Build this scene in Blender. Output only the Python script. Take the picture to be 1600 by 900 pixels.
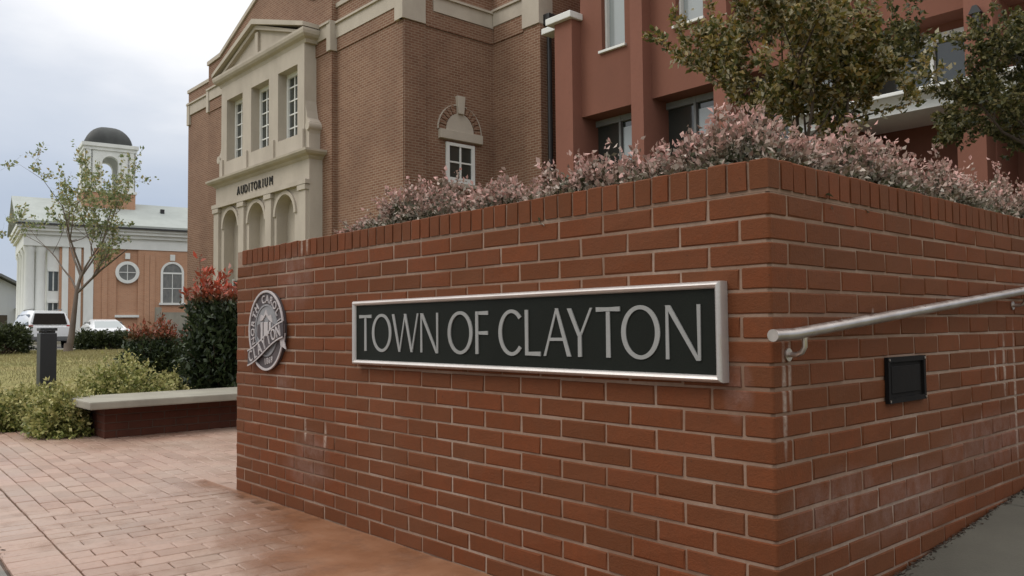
import bpy, bmesh, math, random
import numpy as np
from mathutils import Vector, Matrix, Euler

# ------------------------------------------------------------------ camera
scene = bpy.context.scene
for o in list(bpy.data.objects):
    bpy.data.objects.remove(o, do_unlink=True)
COL = scene.collection
F_PX, PITCH, ROLL, YAW = 1287.9, .0471, -.01022, .72994
CAM = np.array([1.19007, -2.00319, .9226])
_cp, _sp, _cr, _sr = math.cos(PITCH), math.sin(PITCH), math.cos(ROLL), math.sin(ROLL)
_M = np.array([[math.sin(YAW), -math.cos(YAW), 0], [math.cos(YAW), math.sin(YAW), 0], [0, 0, 1.]])
def _h2c(d):
    x, y, z = d
    zf = y*_cp+z*_sp; Y = y*_sp-z*_cp
    return np.array([x*_cr-Y*_sr, x*_sr+Y*_cr, zf])
_H = np.array([_h2c(e) for e in np.eye(3)]).T
_R = _M @ _H.T                       # columns: image right, image down, forward (world)
def project(P):
    d = (np.asarray(P, float)-CAM) @ _R
    return 800+F_PX*d[..., 0]/d[..., 2], 450+F_PX*d[..., 1]/d[..., 2], d[..., 2]
cam_d = bpy.data.cameras.new('camera')
cam_d.sensor_width = 36; cam_d.lens = F_PX/1600*36
cam_d.clip_start = .05; cam_d.clip_end = 3000
cam = bpy.data.objects.new('camera', cam_d); COL.objects.link(cam)
r, dn, fw = _R[:, 0], _R[:, 1], _R[:, 2]
cam.matrix_world = Matrix([[r[0], -dn[0], -fw[0], CAM[0]], [r[1], -dn[1], -fw[1], CAM[1]], [r[2], -dn[2], -fw[2], CAM[2]], [0, 0, 0, 1]])
scene.camera = cam

# ------------------------------------------------------------------ sky, sun, exposure
SUN_EL, SUN_AZ = math.radians(48), math.radians(235)     # azimuth measured from +X, towards the sun
sun_dir = Vector((math.cos(SUN_EL)*math.cos(SUN_AZ), math.cos(SUN_EL)*math.sin(SUN_AZ), math.sin(SUN_EL)))
world = bpy.data.worlds.new('World'); scene.world = world; world.use_nodes = True
nt = world.node_tree; nt.nodes.clear()
def N(nt, kind, **kw):
    n = nt.nodes.new(kind)
    for k, v in kw.items(): setattr(n, k, v)
    return n
out = N(nt, 'ShaderNodeOutputWorld'); mix = N(nt, 'ShaderNodeMixShader')
bg1 = N(nt, 'ShaderNodeBackground'); bg2 = N(nt, 'ShaderNodeBackground')
sky = N(nt, 'ShaderNodeTexSky', sky_type='NISHITA', sun_disc=False)
sky.sun_elevation = SUN_EL; sky.sun_rotation = math.pi/2-SUN_AZ
sky.air_density = 1.3; sky.dust_density = 2.5
nt.links.new(sky.outputs[0], bg1.inputs[0]); bg1.inputs[1].default_value = .1
tc = N(nt, 'ShaderNodeTexCoord'); sep = N(nt, 'ShaderNodeSeparateXYZ')
nt.links.new(tc.outputs['Generated'], sep.inputs[0])
# cloud deck: the same all the way round, brighter overhead than near the horizon
mp = N(nt, 'ShaderNodeMapping'); mp.inputs['Scale'].default_value = (1, 1, 2.6)
nt.links.new(tc.outputs['Generated'], mp.inputs[0])
nz = N(nt, 'ShaderNodeTexNoise'); nz.inputs['Scale'].default_value = 2.3; nz.inputs['Detail'].default_value = 6; nz.inputs['Roughness'].default_value = .5
nt.links.new(mp.outputs[0], nz.inputs['Vector'])
ma = N(nt, 'ShaderNodeMath', operation='MULTIPLY_ADD'); ma.inputs[1].default_value = .34
nt.links.new(nz.outputs[0], ma.inputs[0])
nt.links.new(sep.outputs[2], ma.inputs[2])
rp = N(nt, 'ShaderNodeValToRGB'); cr = rp.color_ramp
cr.elements[0].position = .10; cr.elements[0].color = (.60, .68, .78, 1)
cr.elements[1].position = .60; cr.elements[1].color = (1.12, 1.12, 1.12, 1)
e = cr.elements.new(.31); e.color = (.47, .54, .67, 1)
e = cr.elements.new(.43); e.color = (.70, .74, .82, 1)
e = cr.elements.new(.50); e.color = (1.0, 1.0, 1.02, 1)
nt.links.new(ma.outputs[0], rp.inputs[0]); nt.links.new(rp.outputs[0], bg2.inputs[0])
zen = N(nt, 'ShaderNodeMapRange'); zen.inputs[1].default_value = .35; zen.inputs[2].default_value = 1.0; zen.inputs[3].default_value = 1.0; zen.inputs[4].default_value = 1.75   # overcast: brightest overhead
nt.links.new(sep.outputs[2], zen.inputs[0]); nt.links.new(zen.outputs[0], bg2.inputs[1])
mix.inputs[0].default_value = .88
nt.links.new(bg1.outputs[0], mix.inputs[1]); nt.links.new(bg2.outputs[0], mix.inputs[2]); nt.links.new(mix.outputs[0], out.inputs[0])
sd = bpy.data.lights.new('sun', 'SUN'); sd.energy = .9; sd.angle = math.radians(25); sd.color = (1, .95, .88)
so = bpy.data.objects.new('sun', sd); COL.objects.link(so)
so.rotation_euler = (-sun_dir).to_track_quat('-Z', 'Y').to_euler(); so.location = (0, -10, 30)
scene.view_settings.view_transform = 'Standard'; scene.view_settings.look = 'None'
scene.view_settings.gamma = 1; scene.view_settings.use_curve_mapping = False
scene.view_settings.exposure = 0.12

rng = np.random.default_rng(7); random.seed(7)

# ------------------------------------------------------------------ materials
def mat(name, base=(.5, .5, .5), rough=.7, spec=.5, metal=0.):
    m = bpy.data.materials.new(name); m.use_nodes = True
    b = m.node_tree.nodes['Principled BSDF']
    b.inputs['Base Color'].default_value = (*base, 1); b.inputs['Roughness'].default_value = rough
    b.inputs['Specular IOR Level'].default_value = spec; b.inputs['Metallic'].default_value = metal
    return m, m.node_tree, b
def noise(nt, vec, scale, detail=4, rough=.55):
    n = N(nt, 'ShaderNodeTexNoise'); n.inputs['Scale'].default_value = scale; n.inputs['Detail'].default_value = detail; n.inputs['Roughness'].default_value = rough
    if vec is not None: nt.links.new(vec, n.inputs['Vector'])
    return n.outputs[0]
def ramp(nt, fac, stops):
    n = N(nt, 'ShaderNodeValToRGB'); c = n.color_ramp
    c.elements[0].position, c.elements[0].color = stops[0][0], (*stops[0][1], 1)
    c.elements[1].position, c.elements[1].color = stops[-1][0], (*stops[-1][1], 1)
    for p, col in stops[1:-1]:
        e = c.elements.new(p); e.color = (*col, 1)
    nt.links.new(fac, n.inputs[0]); return n.outputs[0]
def fmap(nt, v, a, b, c=0., d=1.):
    n = N(nt, 'ShaderNodeMapRange'); n.inputs[1].default_value = a; n.inputs[2].default_value = b; n.inputs[3].default_value = c; n.inputs[4].default_value = d
    nt.links.new(v, n.inputs[0]); return n.outputs[0]
def math_(nt, op, a, b=None):
    n = N(nt, 'ShaderNodeMath', operation=op)
    for i, v in enumerate((a, b)):
        if v is None: continue
        if isinstance(v, (int, float)): n.inputs[i].default_value = v
        else: nt.links.new(v, n.inputs[i])
    return n.outputs[0]
def mixc(nt, fac, a, b, mode='MIX'):
    n = N(nt, 'ShaderNodeMix', data_type='RGBA', blend_type=mode)
    if isinstance(fac, (int, float)): n.inputs[0].default_value = fac
    else: nt.links.new(fac, n.inputs[0])
    for i, v in ((6, a), (7, b)):
        if isinstance(v, tuple): n.inputs[i].default_value = (*v, 1)
        else: nt.links.new(v, n.inputs[i])
    return n.outputs[2]
def bump(nt, b, h, strength=.3, dist=.005):
    n = N(nt, 'ShaderNodeBump'); n.inputs['Strength'].default_value = strength; n.inputs['Distance'].default_value = dist
    nt.links.new(h, n.inputs['Height']); nt.links.new(n.outputs[0], b.inputs['Normal'])
def wpos(nt): return N(nt, 'ShaderNodeNewGeometry').outputs['Position']
def opos(nt): return N(nt, 'ShaderNodeTexCoord').outputs['Object']
def piece_random(nt):
    a = N(nt, 'ShaderNodeObjectInfo').outputs['Random']; b = N(nt, 'ShaderNodeNewGeometry').outputs['Random Per Island']
    return math_(nt, 'FRACT', math_(nt, 'ADD', a, b))
def spot(nt, sepo, c, rad):
    """soft mask 1 inside an ellipsoid patch c=(x,y,z) rad=(rx,ry,rz)"""
    acc = None
    for i in range(3):
        d = math_(nt, 'DIVIDE', math_(nt, 'SUBTRACT', sepo.outputs[i], c[i]), rad[i])
        d = math_(nt, 'MULTIPLY', d, d)
        acc = d if acc is None else math_(nt, 'ADD', acc, d)
    return fmap(nt, acc, 1.3, .1)
def addmax(nt, a, b): return math_(nt, 'MAXIMUM', a, b)

def brick_material():
    m, nt, b = mat('red_brick', rough=.8, spec=.12)
    P = wpos(nt); rnd = piece_random(nt)
    c = ramp(nt, rnd, [(0, (.122, .042, .0165)), (.2, (.142, .044, .0165)), (.45, (.163, .047, .0170)), (.6, (.150, .047, .0190)), (.8, (.134, .047, .0195)), (1, (.172, .051, .0190))])
    n1 = noise(nt, P, 38, 5, .65)
    c = mixc(nt, fmap(nt, n1, .3, .75, 0, .45), c, (.095, .036, .016))
    nb_ = noise(nt, P, 9, 5, .65); c = mixc(nt, fmap(nt, nb_, .45, .72, 0, .5), c, (.115, .045, .021))
    nd_ = noise(nt, P, 75, 3, .5); c = mixc(nt, fmap(nt, nd_, .66, .74, 0, .55), c, (.055, .025, .014))
    n2 = noise(nt, P, 1.4, 4)
    c = mixc(nt, fmap(nt, n2, .5, .78, 0, .30), c, (.165, .085, .052))
    sp = N(nt, 'ShaderNodeSeparateXYZ'); nt.links.new(P, sp.inputs[0])
    eff = None
    n3 = noise(nt, P, 16, 5, .7)
    for cc, rr in (((-2.74, 0, 1.17), (.20, .2, .16)), ((-2.55, 0, .32), (.17, .2, .10)), ((-2.6, 0, .22), (.25, .2, .08)), ((-2.86, 0, .65), (.10, .2, .06)),
                   ((-.11, 0, .74), (.05, .1, .09)), ((0, .35, .40), (.2, .30, .10)), ((0, .85, .33), (.2, .4, .12)), ((0, 1.6, .45), (.2, .5, .12))):
        s = spot(nt, sp, cc, rr); eff = s if eff is None else addmax(nt, eff, s)
    eff = math_(nt, 'MULTIPLY', eff, fmap(nt, n3, .32, .72))
    c = mixc(nt, math_(nt, 'MULTIPLY', eff, .36), c, (.30, .215, .19))
    # narrow lime runs under the rail brackets
    stk = None
    for cc, rr in (((0, .055, .72), (.05, .012, .17)), ((0, .085, .78), (.05, .009, .10)), ((0, 1.78, .74), (.05, .016, .14)), ((0, 1.90, .62), (.05, .015, .30)), ((0, 1.68, .74), (.05, .012, .07)), ((0, .60, .93), (.05, .010, .04)),
                   ((-2.62, 0, .42), (.014, .06, .06)), ((-2.42, 0, .40), (.016, .06, .07)), ((-2.66, 0, 1.34), (.012, .06, .05)), ((-2.60, 0, 1.35), (.012, .06, .05))):
        s = spot(nt, sp, cc, rr); stk = s if stk is None else addmax(nt, stk, s)
    stk = math_(nt, 'MULTIPLY', stk, fmap(nt, n1, .25, .6))
    c = mixc(nt, math_(nt, 'MULTIPLY', stk, .7), c, (.42, .34, .28))
    nt.links.new(c, b.inputs['Base Color'])
    nt.links.new(fmap(nt, n2, .3, .7, .62, .85), b.inputs['Roughness'])
    bump(nt, b, noise(nt, P, 120, 6, .75), .6, .005)
    return m
def mortar_material():
    m, nt, b = mat('mortar', rough=.9, spec=.2)
    P = wpos(nt)
    c = ramp(nt, noise(nt, P, 1.9, 4, .6), [(.33, (.165, .095, .062)), (.5, (.255, .168, .12)), (.68, (.33, .245, .19))])
    c = mixc(nt, fmap(nt, noise(nt, P, 60, 4), .4, .7, 0, .35), c, (.17, .10, .066))
    nt.links.new(c, b.inputs['Base Color']); bump(nt, b, noise(nt, P, 220, 3), .4, .003)
    return m
def paver_material():
    m, nt, b = mat('clay_paver', rough=.5, spec=.55)
    P = wpos(nt); rnd = piece_random(nt)
    c = ramp(nt, rnd, [(0, (.29, .178, .128)), (.35, (.345, .22, .162)), (.7, (.385, .25, .188)), (1, (.325, .195, .142))])
    c = mixc(nt, fmap(nt, noise(nt, P, 1.1, 4), .40, .70, 0, .55), c, (.37, .30, .24))
    c = mixc(nt, fmap(nt, noise(nt, P, 45, 5, .7), .45, .75, 0, .4), c, (.22, .13, .09))
    nt.links.new(c, b.inputs['Base Color'])
    nt.links.new(fmap(nt, noise(nt, P, 2.1, 4), .35, .7, .30, .58), b.inputs['Roughness'])
    bump(nt, b, noise(nt, P, 130, 4, .7), .3, .003)
    return m
def concrete_material(name, col, var, rough=.8):
    m, nt, b = mat(name, rough=rough, spec=.35)
    P = wpos(nt)
    c = mixc(nt, fmap(nt, noise(nt, P, 1.7, 6, .65), .35, .7), col, var)
    c = mixc(nt, fmap(nt, noise(nt, P, 90, 4, .7), .5, .8, 0, .4), c, tuple(x*.6 for x in col))
    nt.links.new(c, b.inputs['Base Color']); bump(nt, b, noise(nt, P, 150, 4), .3, .004)
    return m
def far_brick_material(name, tones, mortar, bw=.203, bh=.0677, msize=.010, obj=False, dirt=(.12, .08, .06), dirtamt=.4):
    m, nt, b = mat(name, rough=.85, spec=.25)
    P = opos(nt) if obj else wpos(nt); sp = N(nt, 'ShaderNodeSeparateXYZ'); nt.links.new(P, sp.inputs[0])
    cb = N(nt, 'ShaderNodeCombineXYZ')
    nt.links.new(math_(nt, 'ADD', sp.outputs[0], sp.outputs[1]), cb.inputs[0]); nt.links.new(sp.outputs[2], cb.inputs[1])
    br = N(nt, 'ShaderNodeTexBrick'); nt.links.new(cb.outputs[0], br.inputs['Vector'])
    br.inputs['Scale'].default_value = 1; br.inputs['Brick Width'].default_value = bw; br.inputs['Row Height'].default_value = bh; br.inputs['Mortar Size'].default_value = msize
    br.inputs['Color1'].default_value = (*tones[0], 1); br.inputs['Color2'].default_value = (*tones[1], 1); br.inputs['Mortar'].default_value = (*mortar, 1); br.inputs['Mortar Smooth'].default_value = .3
    br.inputs['Bias'].default_value = .0
    c = mixc(nt, fmap(nt, noise(nt, P, .55, 5, .6), .42, .72, 0, dirtamt), br.outputs[0], dirt)
    c = mixc(nt, fmap(nt, noise(nt, P, 7, 4, .6), .4, .75, 0, .35), c, tuple(t*1.15 for t in tones[1]))
    nt.links.new(c, b.inputs['Base Color']); bump(nt, b, br.outputs['Fac'], -.4, .008)
    return m
def stained(name, col, var, scale=1.2, rough=.75, fine=30, amt=.8, spec=.3, obj=False, bmp=.15):
    m, nt, b = mat(name, rough=rough, spec=spec)
    P = opos(nt) if obj else wpos(nt)
    mpn = N(nt, 'ShaderNodeMapping'); mpn.inputs['Scale'].default_value = (1, 1, .45); nt.links.new(P, mpn.inputs[0])
    c = mixc(nt, fmap(nt, noise(nt, mpn.outputs[0], scale, 6, .6), .35, .72, 0, amt), col, var)
    c = mixc(nt, fmap(nt, noise(nt, P, fine, 4, .7), .5, .8, 0, .25), c, tuple(v*.6 for v in col))
    nt.links.new(c, b.inputs['Base Color']); bump(nt, b, noise(nt, P, fine*3, 3), bmp, .004)
    return m
def foliage_material(name, stops, newcol, trans=.25, rough=.5):
    m, nt, b = mat(name, rough=rough, spec=.4)
    at = N(nt, 'ShaderNodeAttribute', attribute_name='tint'); sp = N(nt, 'ShaderNodeSeparateColor'); nt.links.new(at.outputs['Color'], sp.inputs[0])
    c = ramp(nt, sp.outputs[0], stops); c = mixc(nt, sp.outputs[1], c, newcol)
    nt.links.new(c, b.inputs['Base Color'])
    tr = N(nt, 'ShaderNodeBsdfTranslucent'); nt.links.new(c, tr.inputs[0])
    mx = N(nt, 'ShaderNodeMixShader'); mx.inputs[0].default_value = trans
    nt.links.new(b.outputs[0], mx.inputs[1]); nt.links.new(tr.outputs[0], mx.inputs[2])
    nt.links.new(mx.outputs[0], nt.nodes['Material Output'].inputs[0])
    return m

MT = {}
MT['brick'] = brick_material(); MT['mortar'] = mortar_material(); MT['paver'] = paver_material()
MT['sand'] = concrete_material('joint_sand', (.085, .06, .045), (.05, .036, .028))
MT['concrete'] = concrete_material('grey_concrete', (.20, .19, .165), (.13, .125, .105), .6)
MT['ramp'] = concrete_material('ramp_concrete', (.115, .108, .085), (.08, .076, .06), .62)
MT['bench_slab'] = stained('cast_stone', (.30, .28, .225), (.20, .185, .15), 3, .7)
MT['asphalt'] = concrete_material('asphalt', (.055, .055, .057), (.04, .04, .042), .8)
MT['kerb'] = concrete_material('kerb_concrete', (.42, .40, .35), (.32, .30, .26))
MT['soil'] = concrete_material('mulch_soil', (.055, .036, .024), (.03, .02, .014), .95)
MT['aud_brick'] = far_brick_material('aged_brick', ((.160, .074, .044), (.212, .112, .070)), (.31, .235, .170), dirt=(.088, .044, .029), dirtamt=.45)
MT['church_brick'] = far_brick_material('church_brick', ((.40, .205, .12), (.46, .25, .15)), (.46, .32, .23), obj=True, dirt=(.36, .20, .125), dirtamt=.4)
MT['bench_brick'] = stained('bench_brick', (.10, .033, .018), (.065, .022, .013), 6, .8, fine=60); MT['bench_mortar'] = stained('bench_mortar', (.10, .062, .045), (.07, .04, .03), 4, .9)  # bench brick colour darkened to hold the shade under the seat slab
MT['limestone'] = stained('limestone', (.46, .405, .335), (.345, .30, .245), 1.3, .8)
MT['stucco'] = stained('red_stucco', (.205, .084, .055), (.165, .068, .045), .9, .85, fine=12)
MT['stucco_light'] = stained('red_stucco_pilaster', (.225, .094, .064), (.185, .078, .053), .9, .85, fine=12)
MT['white'] = stained('white_paint', (.74, .74, .71), (.60, .60, .57), 1.5, .55)
MT['white_obj'] = stained('church_white_paint', (.72, .73, .70), (.60, .61, .58), 1.5, .6, obj=True)
MT['roof'] = stained('grey_shingle_roof', (.36, .385, .36), (.29, .31, .29), 1.2, .7, fine=8, obj=True)
MT['dome'] = stained('dark_copper_dome', (.032, .034, .032), (.06, .064, .06), 1.6, .6, obj=True, spec=.3)
MT['glass'], _, gb = mat('window_glass', (.03, .036, .032), .08, .9)
MT['sky_glass'], _, gb = mat('bright_glass', (.30, .33, .33), .10, 1.0)  # pale base colour paints the sky's reflection into the glass
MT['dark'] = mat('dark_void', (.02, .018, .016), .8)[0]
MT['leadglass'] = stained('leaded_glass', (.13, .14, .14), (.22, .23, .22), 6, .25, fine=14, obj=True, spec=.8)
MT['black'] = stained('black_painted_metal', (.018, .018, .019), (.03, .03, .03), 3, .42, spec=.5)
MT['louvre'] = stained('rusty_black_metal', (.006, .005, .005), (.012, .009, .007), 8, .75, spec=.15)
def steel_mat():
    m, nt, b = mat('brushed_steel', (.52, .47, .43), .34, .5, 1.)
    P = wpos(nt); c = ramp(nt, noise(nt, P, 9, 5), [(.3, (.42, .36, .32)), (.7, (.60, .55, .51))])
    nt.links.new(c, b.inputs['Base Color']); nt.links.new(fmap(nt, noise(nt, P, 30, 4), .3, .7, .26, .46), b.inputs['Roughness'])
    return m
MT['steel'] = steel_mat()
MT['frame'] = stained('satin_aluminium', (.60, .56, .53), (.50, .46, .43), 5, .38, fine=60, spec=.7); MT['frame'].node_tree.nodes['Principled BSDF'].inputs['Metallic'].default_value = .55
MT['panel'] = stained('dark_bronze_panel', (.014, .016, .013), (.010, .011, .009), 2.5, .5, fine=50, spec=.07)
MT['letter'] = stained('grey_metal_lettering', (.27, .268, .255), (.23, .228, .215), 4, .5, fine=60, spec=.4)
MT['seal_dark'] = stained('seal_dark', (.062, .05, .052), (.09, .07, .07), 20, .55, fine=90)
MT['seal_light'] = stained('seal_silver', (.46, .42, .41), (.36, .32, .315), 14, .5, fine=80)
MT['seal_mid'] = stained('seal_grey', (.25, .245, .25), (.18, .175, .18), 16, .5, fine=90)
MT['bark'] = stained('bark', (.10, .075, .055), (.06, .045, .035), 5, .9, fine=25)
MT['bark_light'] = stained('grey_bark', (.17, .135, .11), (.11, .085, .07), 5, .9, fine=25)
MT['twig'] = stained('twig', (.085, .05, .036), (.05, .03, .022), 8, .85)
MT['car_white'], _, b_ = mat('white_car_paint', (.74, .75, .76), .22, .5); b_.inputs['Coat Weight'].default_value = .6
MT['car_glass'] = mat('tinted_car_glass', (.012, .014, .015), .06, .8)[0]
MT['tyre'] = mat('tyre_rubber', (.02, .02, .02), .85)[0]
MT['rim'] = mat('alloy_rim', (.5, .5, .5), .35, .5, .9)[0]
MT['tail'] = mat('red_tail_lamp', (.35, .02, .015), .25)[0]
MT['chrome'] = mat('chrome', (.6, .6, .6), .15, .5, 1)[0]
MT['plastic'] = mat('grey_bumper_plastic', (.12, .12, .12), .6)[0]
MT['house_grey'] = stained('grey_house_paint', (.42, .44, .46), (.36, .38, .40), 1.5, .8, obj=True)
MT['house_grey_w'] = stained('grey_window_metal', (.20, .205, .20), (.15, .155, .15), 2, .5)
MT['house_roof'] = stained('dark_house_roof', (.14, .145, .15), (.10, .105, .11), 1.5, .85, obj=True)
MT['loro'] = foliage_material('loropetalum_leaf', [(0, (.035, .04, .016)), (.35, (.085, .09, .045)), (.62, (.17, .16, .11)), (.82, (.32, .285, .225)), (1, (.56, .51, .43))], (.60, .34, .295), .22)
MT['photinia'] = foliage_material('photinia_leaf', [(0, (.018, .028, .012)), (.6, (.035, .052, .02)), (1, (.06, .08, .03))], (.50, .085, .045), .2, .4)
MT['abelia'] = foliage_material('abelia_leaf', [(0, (.07, .095, .018)), (.4, (.19, .22, .05)), (.75, (.36, .36, .11)), (1, (.52, .48, .20))], (.52, .44, .20), .25)
MT['holly'] = foliage_material('hedge_leaf', [(0, (.02, .03, .012)), (.6, (.045, .06, .022)), (1, (.08, .10, .04))], (.11, .125, .05), .2)
MT['myrtle'] = foliage_material('autumn_tree_leaf', [(0, (.05, .06, .014)), (.35, (.12, .12, .028)), (.6, (.21, .165, .038)), (.8, (.31, .20, .05)), (1, (.44, .37, .18))], (.52, .47, .32), .40)
MT['myrtle2'] = foliage_material('olive_tree_leaf', [(0, (.03, .038, .012)), (.4, (.065, .068, .02)), (.75, (.11, .10, .028)), (1, (.18, .16, .05))], (.25, .2, .08), .3)
MT['young'] = foliage_material('young_tree_leaf', [(0, (.13, .17, .075)), (.5, (.25, .30, .14)), (.85, (.37, .38, .19)), (1, (.40, .30, .11))], (.38, .30, .12), .35)
MT['grassblade'] = foliage_material('grass_blade', [(0, (.18, .17, .07)), (.5, (.26, .24, .105)), (1, (.35, .30, .145))], (.36, .29, .13), .25)
def lawn_mat():
    m, nt, b = mat('lawn_ground', rough=.95, spec=.1)
    P = wpos(nt); c = ramp(nt, noise(nt, P, .35, 5, .6), [(.32, (.17, .165, .065)), (.5, (.25, .23, .095)), (.68, (.30, .25, .115))])
    c = mixc(nt, fmap(nt, noise(nt, P, 14, 5, .7), .4, .75, 0, .5), c, (.12, .11, .04))
    nt.links.new(c, b.inputs['Base Color']); bump(nt, b, noise(nt, P, 30, 4), .6, .03); return m
MT['lawn'] = lawn_mat()
def silt_mat():
    m, nt, b = mat('wet_red_silt', rough=.42, spec=.5)
    P = wpos(nt); sp = N(nt, 'ShaderNodeSeparateXYZ'); nt.links.new(P, sp.inputs[0])
    n = noise(nt, P, 3.2, 5, .6)
    c = ramp(nt, n, [(.3, (.22, .095, .045)), (.55, (.28, .132, .068)), (.75, (.33, .18, .105))])
    c = mixc(nt, fmap(nt, noise(nt, P, 28, 5, .7), .62, .75, 0, .5), c, (.42, .30, .20))
    nt.links.new(c, b.inputs['Base Color'])
    nt.links.new(fmap(nt, n, .3, .7, .34, .55), b.inputs['Roughness'])
    # coverage: thick against the wall, feathering out over the pavers
    d = math_(nt, 'ADD', math_(nt, 'MULTIPLY', sp.outputs[1], 1.0), math_(nt, 'MULTIPLY', sp.outputs[0], .40))
    a = math_(nt, 'ADD', fmap(nt, d, -1.52, -1.02, 0, 1), fmap(nt, noise(nt, P, 5, 5, .65), .3, .7, -.35, .35))
    w = fmap(nt, sp.outputs[1], -.16, -.02, 0, .9)
    a = addmax(nt, a, math_(nt, 'ADD', w, fmap(nt, noise(nt, P, 7, 4), .3, .7, -.35, .25)))
    mx = N(nt, 'ShaderNodeMixShader'); tr = N(nt, 'ShaderNodeBsdfTransparent')
    nt.links.new(fmap(nt, a, .05, 1.0, 0, .86), mx.inputs[0]); nt.links.new(tr.outputs[0], mx.inputs[1]); nt.links.new(b.outputs[0], mx.inputs[2])
    nt.links.new(mx.outputs[0], nt.nodes['Material Output'].inputs[0]); bump(nt, b, noise(nt, P, 70, 4), .25, .003)
    return m
MT['silt'] = silt_mat()

# ------------------------------------------------------------------ mesh helpers
class MB:
    def __init__(s): s.v = []; s.f = []
    def add(s, vs, fs):
        o = len(s.v); s.v += [tuple(map(float, p)) for p in vs]; s.f += [tuple(i+o for i in f) for f in fs]; return s
    def box(s, x0, x1, y0, y1, z0, z1):
        return s.add([(x0, y0, z0), (x1, y0, z0), (x1, y1, z0), (x0, y1, z0), (x0, y0, z1), (x1, y0, z1), (x1, y1, z1), (x0, y1, z1)],
                     [(0, 3, 2, 1), (4, 5, 6, 7), (0, 1, 5, 4), (1, 2, 6, 5), (2, 3, 7, 6), (3, 0, 4, 7)])
    def prism(s, poly, fn, h0, h1):
        """poly: 2-D outline, fn(u,v,h)->xyz"""
        n = len(poly)
        vs = [fn(u, v, h0) for u, v in poly]+[fn(u, v, h1) for u, v in poly]
        fs = [tuple(range(n))[::-1], tuple(range(n, 2*n))]+[(i, (i+1) % n, n+(i+1) % n, n+i) for i in range(n)]
        return s.add(vs, fs)
    def strip(s, outer, inner, fn, h0, h1, closed=False):
        """band between two outlines of equal length, extruded"""
        n = len(outer); k = n if closed else n-1
        vs = [fn(*p, h1) for p in outer]+[fn(*p, h1) for p in inner]+[fn(*p, h0) for p in outer]+[fn(*p, h0) for p in inner]
        fs = []
        for i in range(k):
            j = (i+1) % n
            fs += [(i, j, n+j, n+i), (2*n+i, 3*n+i, 3*n+j, 2*n+j), (i, 2*n+i, 2*n+j, j), (n+i, n+j, 3*n+j, 3*n+i)]
        if not closed: fs += [(0, n, 3*n, 2*n), (n-1, 3*n-1, 4*n-1, 2*n-1)]
        return s.add(vs, fs)
    def tube(s, pts, rad, seg=8, cap=True):
        pts = [Vector(p) for p in pts]; n = len(pts)
        if not hasattr(rad, '__len__'): rad = [rad]*n
        rings = []; up = None
        for i, p in enumerate(pts):
            d = (pts[min(i+1, n-1)]-pts[max(i-1, 0)]).normalized()
            if up is None: up = Vector((0, 0, 1)) if abs(d.z) < .9 else Vector((1, 0, 0))
            a = d.cross(up).normalized(); b = a.cross(d).normalized(); up = b
            rings.append([p+(a*math.cos(t)+b*math.sin(t))*rad[i] for t in (2*math.pi*k/seg for k in range(seg))])
        vs = [v for r_ in rings for v in r_]; fs = []
        for i in range(n-1):
            for k in range(seg):
                fs.append((i*seg+k, i*seg+(k+1) % seg, (i+1)*seg+(k+1) % seg, (i+1)*seg+k))
        if cap: fs += [tuple(range(seg))[::-1], tuple(range((n-1)*seg, n*seg))]
        return s.add(vs, fs)
    def lathe(s, prof, c=(0, 0, 0), seg=24):
        vs = []; fs = []; n = len(prof)
        for k in range(seg):
            a = 2*math.pi*k/seg
            vs += [(c[0]+r_*math.cos(a), c[1]+r_*math.sin(a), c[2]+z) for r_, z in prof]
        for k in range(seg):
            k2 = (k+1) % seg
            for i in range(n-1): fs.append((k*n+i, k2*n+i, k2*n+i+1, k*n+i+1))
        return s.add(vs, fs)
    def mesh(s, name):
        me = bpy.data.meshes.new(name); me.from_pydata(s.v, [], s.f); me.update()
        bm = bmesh.new(); bm.from_mesh(me); bmesh.ops.recalc_face_normals(bm, faces=bm.faces); bm.to_mesh(me); bm.free()
        return me
    def build(s, name, m, parent=None, smooth=False, bevel=0, origin=None, seg=2):
        """vertices are given in world space (or in the parent's own space when the parent carries a rotation)"""
        off = Vector(origin) if origin is not None else (Vector(parent['_org']) if parent is not None and '_org' in parent else Vector((0, 0, 0)))
        if off.length: s.v = [(x-off.x, y-off.y, z-off.z) for x, y, z in s.v]
        me = s.mesh(name)
        if bevel:
            bm = bmesh.new(); bm.from_mesh(me); bmesh.ops.bevel(bm, geom=[e_ for e_ in bm.edges if len(e_.link_faces) == 2 and e_.calc_face_angle(0) > .5], offset=bevel, segments=seg, affect='EDGES', profile=.6); bm.to_mesh(me); bm.free()
        me.materials.append(m if not isinstance(m, str) else MT[m])
        if smooth:
            for p in me.polygons: p.use_smooth = True
            if smooth == 'auto':
                me.set_sharp_from_angle(angle=math.radians(35))
        o = bpy.data.objects.new(name, me); COL.objects.link(o)
        if parent is not None:
            o.parent = parent
            if '_org' in parent and not parent.get('_sub'): o['_org'] = parent['_org']
        elif origin is not None: o.location = origin
        return o
def tag(o, label=None, cat=None, group=None, kind=None):
    if label: o['label'] = label
    if cat: o['category'] = cat
    if group: o['group'] = group
    if kind: o['kind'] = kind
    return o
def thing(name, label, cat, loc=(0, 0, 0), rotz=0, group=None, local=False):
    o = bpy.data.objects.new(name, None); COL.objects.link(o); o.location = loc; o.rotation_euler = (0, 0, rotz); o.empty_display_size = .2
    if not local: o['_org'] = list(map(float, loc))
    return tag(o, label, cat, group)
def struct(mb, name, m, **k):
    o = mb.build(name, m, **k); o['kind'] = 'structure'; return o
XZ = lambda y0: (lambda u, v, h: (u, y0-h, v))          # outline in x,z; h comes out towards -y
YZ = lambda x0: (lambda u, v, h: (x0+h, u, v))          # outline in y,z; h comes out towards +x

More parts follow.
